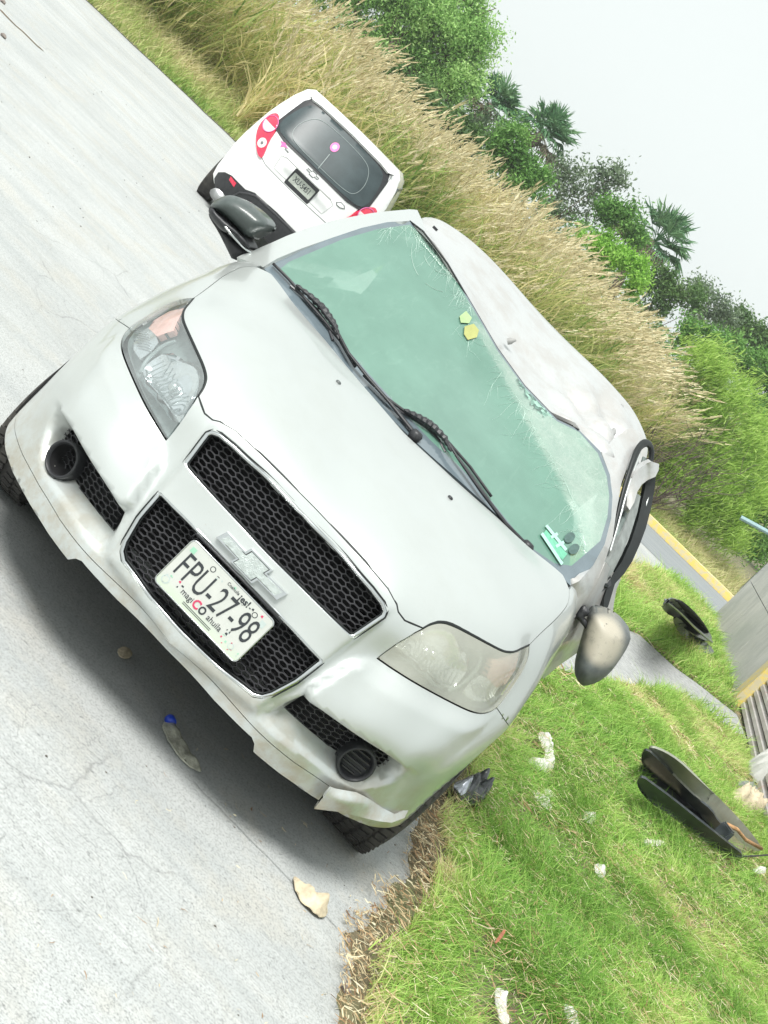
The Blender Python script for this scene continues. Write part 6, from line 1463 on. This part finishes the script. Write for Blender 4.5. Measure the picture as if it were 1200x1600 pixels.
# --- black wheel-arch liner beside the wall
wl = thing('wheel_liner', 'curved black plastic wheel liner leaning in the grass by the concrete wall', 'car part')
lifted_z('liner_shell', [(1033,945),(1045,933),(1058,935),(1075,948),(1095,970),(1112,992),(1112,1002),(1098,1000),(1075,985),(1055,965),(1040,958)], zf((1040,945,g0+.38),(1058,936,g0+.42),(1112,995,g0+.10),(1075,985,g0+.10),(1050,960,g0+.16)), M_BP, wl, 4)
lifted_z('liner_bowl', [(1055,938),(1062,936),(1080,950),(1098,970),(1110,990),(1106,994),(1090,978),(1070,958)], zf((1058,938,g0+.44),(1110,990,g0+.12),(1085,968,g0+.18)), M_DARK, wl, 4)
lifted_z('liner_lip', [(1050,966),(1058,962),(1080,985),(1110,1008),(1118,1022),(1100,1020),(1078,1005),(1058,985)], zf((1052,966,g0+.2),(1110,1010,g0+.06),(1060,985,g0+.04),(1100,1020,g0)), M_BP, wl, 4)
bm = bmesh.new(); bm_tube(bm, smoothline([atz(p, g0 + h) for p, h in (((1040,938),.42),((1062,955),.34),((1085,980),.22),((1112,1003),.1))], 2), .016, 6); bm_obj('liner_rib', bm, simple('liner_grey', (.16, .19, .19), .3, coat=.5), wl, smooth=True)
# --- broken concrete pieces and a board beside the shutter
for k, (px, h, mt, nm, lab) in enumerate((([(1163,1190),(1180,1196),(1200,1212),(1215,1240),(1200,1250),(1185,1230),(1168,1212)], .20, M_WALL, 'broken_slab', 'tilted broken concrete slab at the right edge of the grass'), ([(1140,1238),(1152,1236),(1175,1252),(1188,1272),(1180,1278),(1160,1262),(1143,1250)], .10, M_CARD, 'broken_board', 'long dusty broken board in front of the concrete slab'), ([(1150,1220),(1170,1225),(1185,1245),(1175,1255),(1155,1242)], .05, simple('grey_sheet', (.20, .21, .20), .6, var=.3), 'torn_sheet', 'dark grey torn sheet between board and slab'), ([(1172,1358),(1190,1360),(1195,1368),(1178,1368)], .08, M_BAG, 'plastic_scrap', 'pale plastic scrap at the right edge near the bumper piece'))):
    tag(traced_sheet(px, GZ + .05, .02, h, mt, nm, 40 + k, s=10), lab, 'rubble')
# --- stones by the grass edge, grit over the road
def stone(px, r, lab, seed, mat=None):
    rn = np.random.default_rng(seed); p = gpt(px); bm = bmesh.new(); bmesh.ops.create_icosphere(bm, subdivisions=2, radius=r)
    for v in bm.verts: v.co = Vector((v.co.x * 1.2, v.co.y * .9, v.co.z * .7)) * (1 + rn.normal(0, .10))
    o = bm_obj('stone', bm, mat or simple('stone_%d' % seed, (.22, .19, .17), .9, var=.3, scale=60, bump=.5)); o.location = (p[0], p[1], GZ + r * .5); tag(o, lab, 'stone')
stone((538, 1549), .014, 'brown angular stone on the road edge near the bottom', 1); stone((541, 1470), .009, 'small dark stone where the road meets the straw', 2)
stone((572, 1590), .010, 'grey pebble at the very bottom by the grass', 3); stone((641, 1435), .010, 'dark pebble on bare earth below the front wheel', 4)
n = 1500; P = np.stack([RG.uniform(-5, .98, n), RG.uniform(-1.2, 12, n)], 1); near = RG.random(n) < np.clip(.25 + np.exp(-(0.98 - P[:, 0]) / .25), 0, 1); P = P[near]; n = len(P)
r = RG.uniform(.0012, .0048, n) * (1 + P[:, 1] * .04).clip(1, 1.5)
oc = np.array([(1, 0, 0), (0, 1, 0), (-1, 0, 0), (0, -1, 0), (0, 0, .8), (0, 0, -.8)], float)
V = (np.column_stack([P, GZ + r * .4])[:, None] + oc[None] * r[:, None, None] * RG.uniform(.6, 1.4, (n, 6, 1))).reshape(-1, 3)
F = (np.arange(n) * 6)[:, None, None] + np.array([(0, 1, 4), (1, 2, 4), (2, 3, 4), (3, 0, 4), (1, 0, 5), (2, 1, 5), (3, 2, 5), (0, 3, 5)])[None]; F = F.reshape(-1, 3)
M_GRIT = leaf_mat('grit', [(0, (.05, .05, .045)), (.6, (.16, .15, .13)), (1, (.34, .32, .29))], 0, .95)
bulk('grit', V, F, M_GRIT, {'tint': np.repeat(RG.random(n), 6)})['kind'] = 'stuff'
# crack filled with debris and dirt at the upper left, a couple of drips
strip_sheet('road_crack', [tuple(gpt(p)[:2]) for p in [(0,15),(12,28),(24,40),(36,50),(46,60),(58,72),(66,78)]], .07, GZ + .0035, simple('crack_dirt', (.16, .12, .08), .95, var=.5, scale=20))
for px_, lab in (((3, 4), 'dark stone at the upper left corner of the road'), ((4, 58), 'small dark stick near the upper left edge of the road')):
    stone(px_, .028, lab, px_[1])
# ================================================================== thin haze over the whole place
hz = bpy.data.materials.new('pale_haze'); hz.use_nodes = True; hn = hz.node_tree; hn.nodes.clear()
ho_ = hn.nodes.new('ShaderNodeOutputMaterial'); pv = hn.nodes.new('ShaderNodeVolumePrincipled')
pv.inputs['Color'].default_value = (.93, .97, .97, 1); pv.inputs['Density'].default_value = .0012; pv.inputs['Anisotropy'].default_value = .2
hn.links.new(pv.outputs[0], ho_.inputs['Volume'])
bm = bmesh.new(); bm_box(bm, (0, 30, 4.2), (120, 110, 10.6)); h_o = bm_obj('haze', bm, hz); h_o['kind'] = 'stuff'
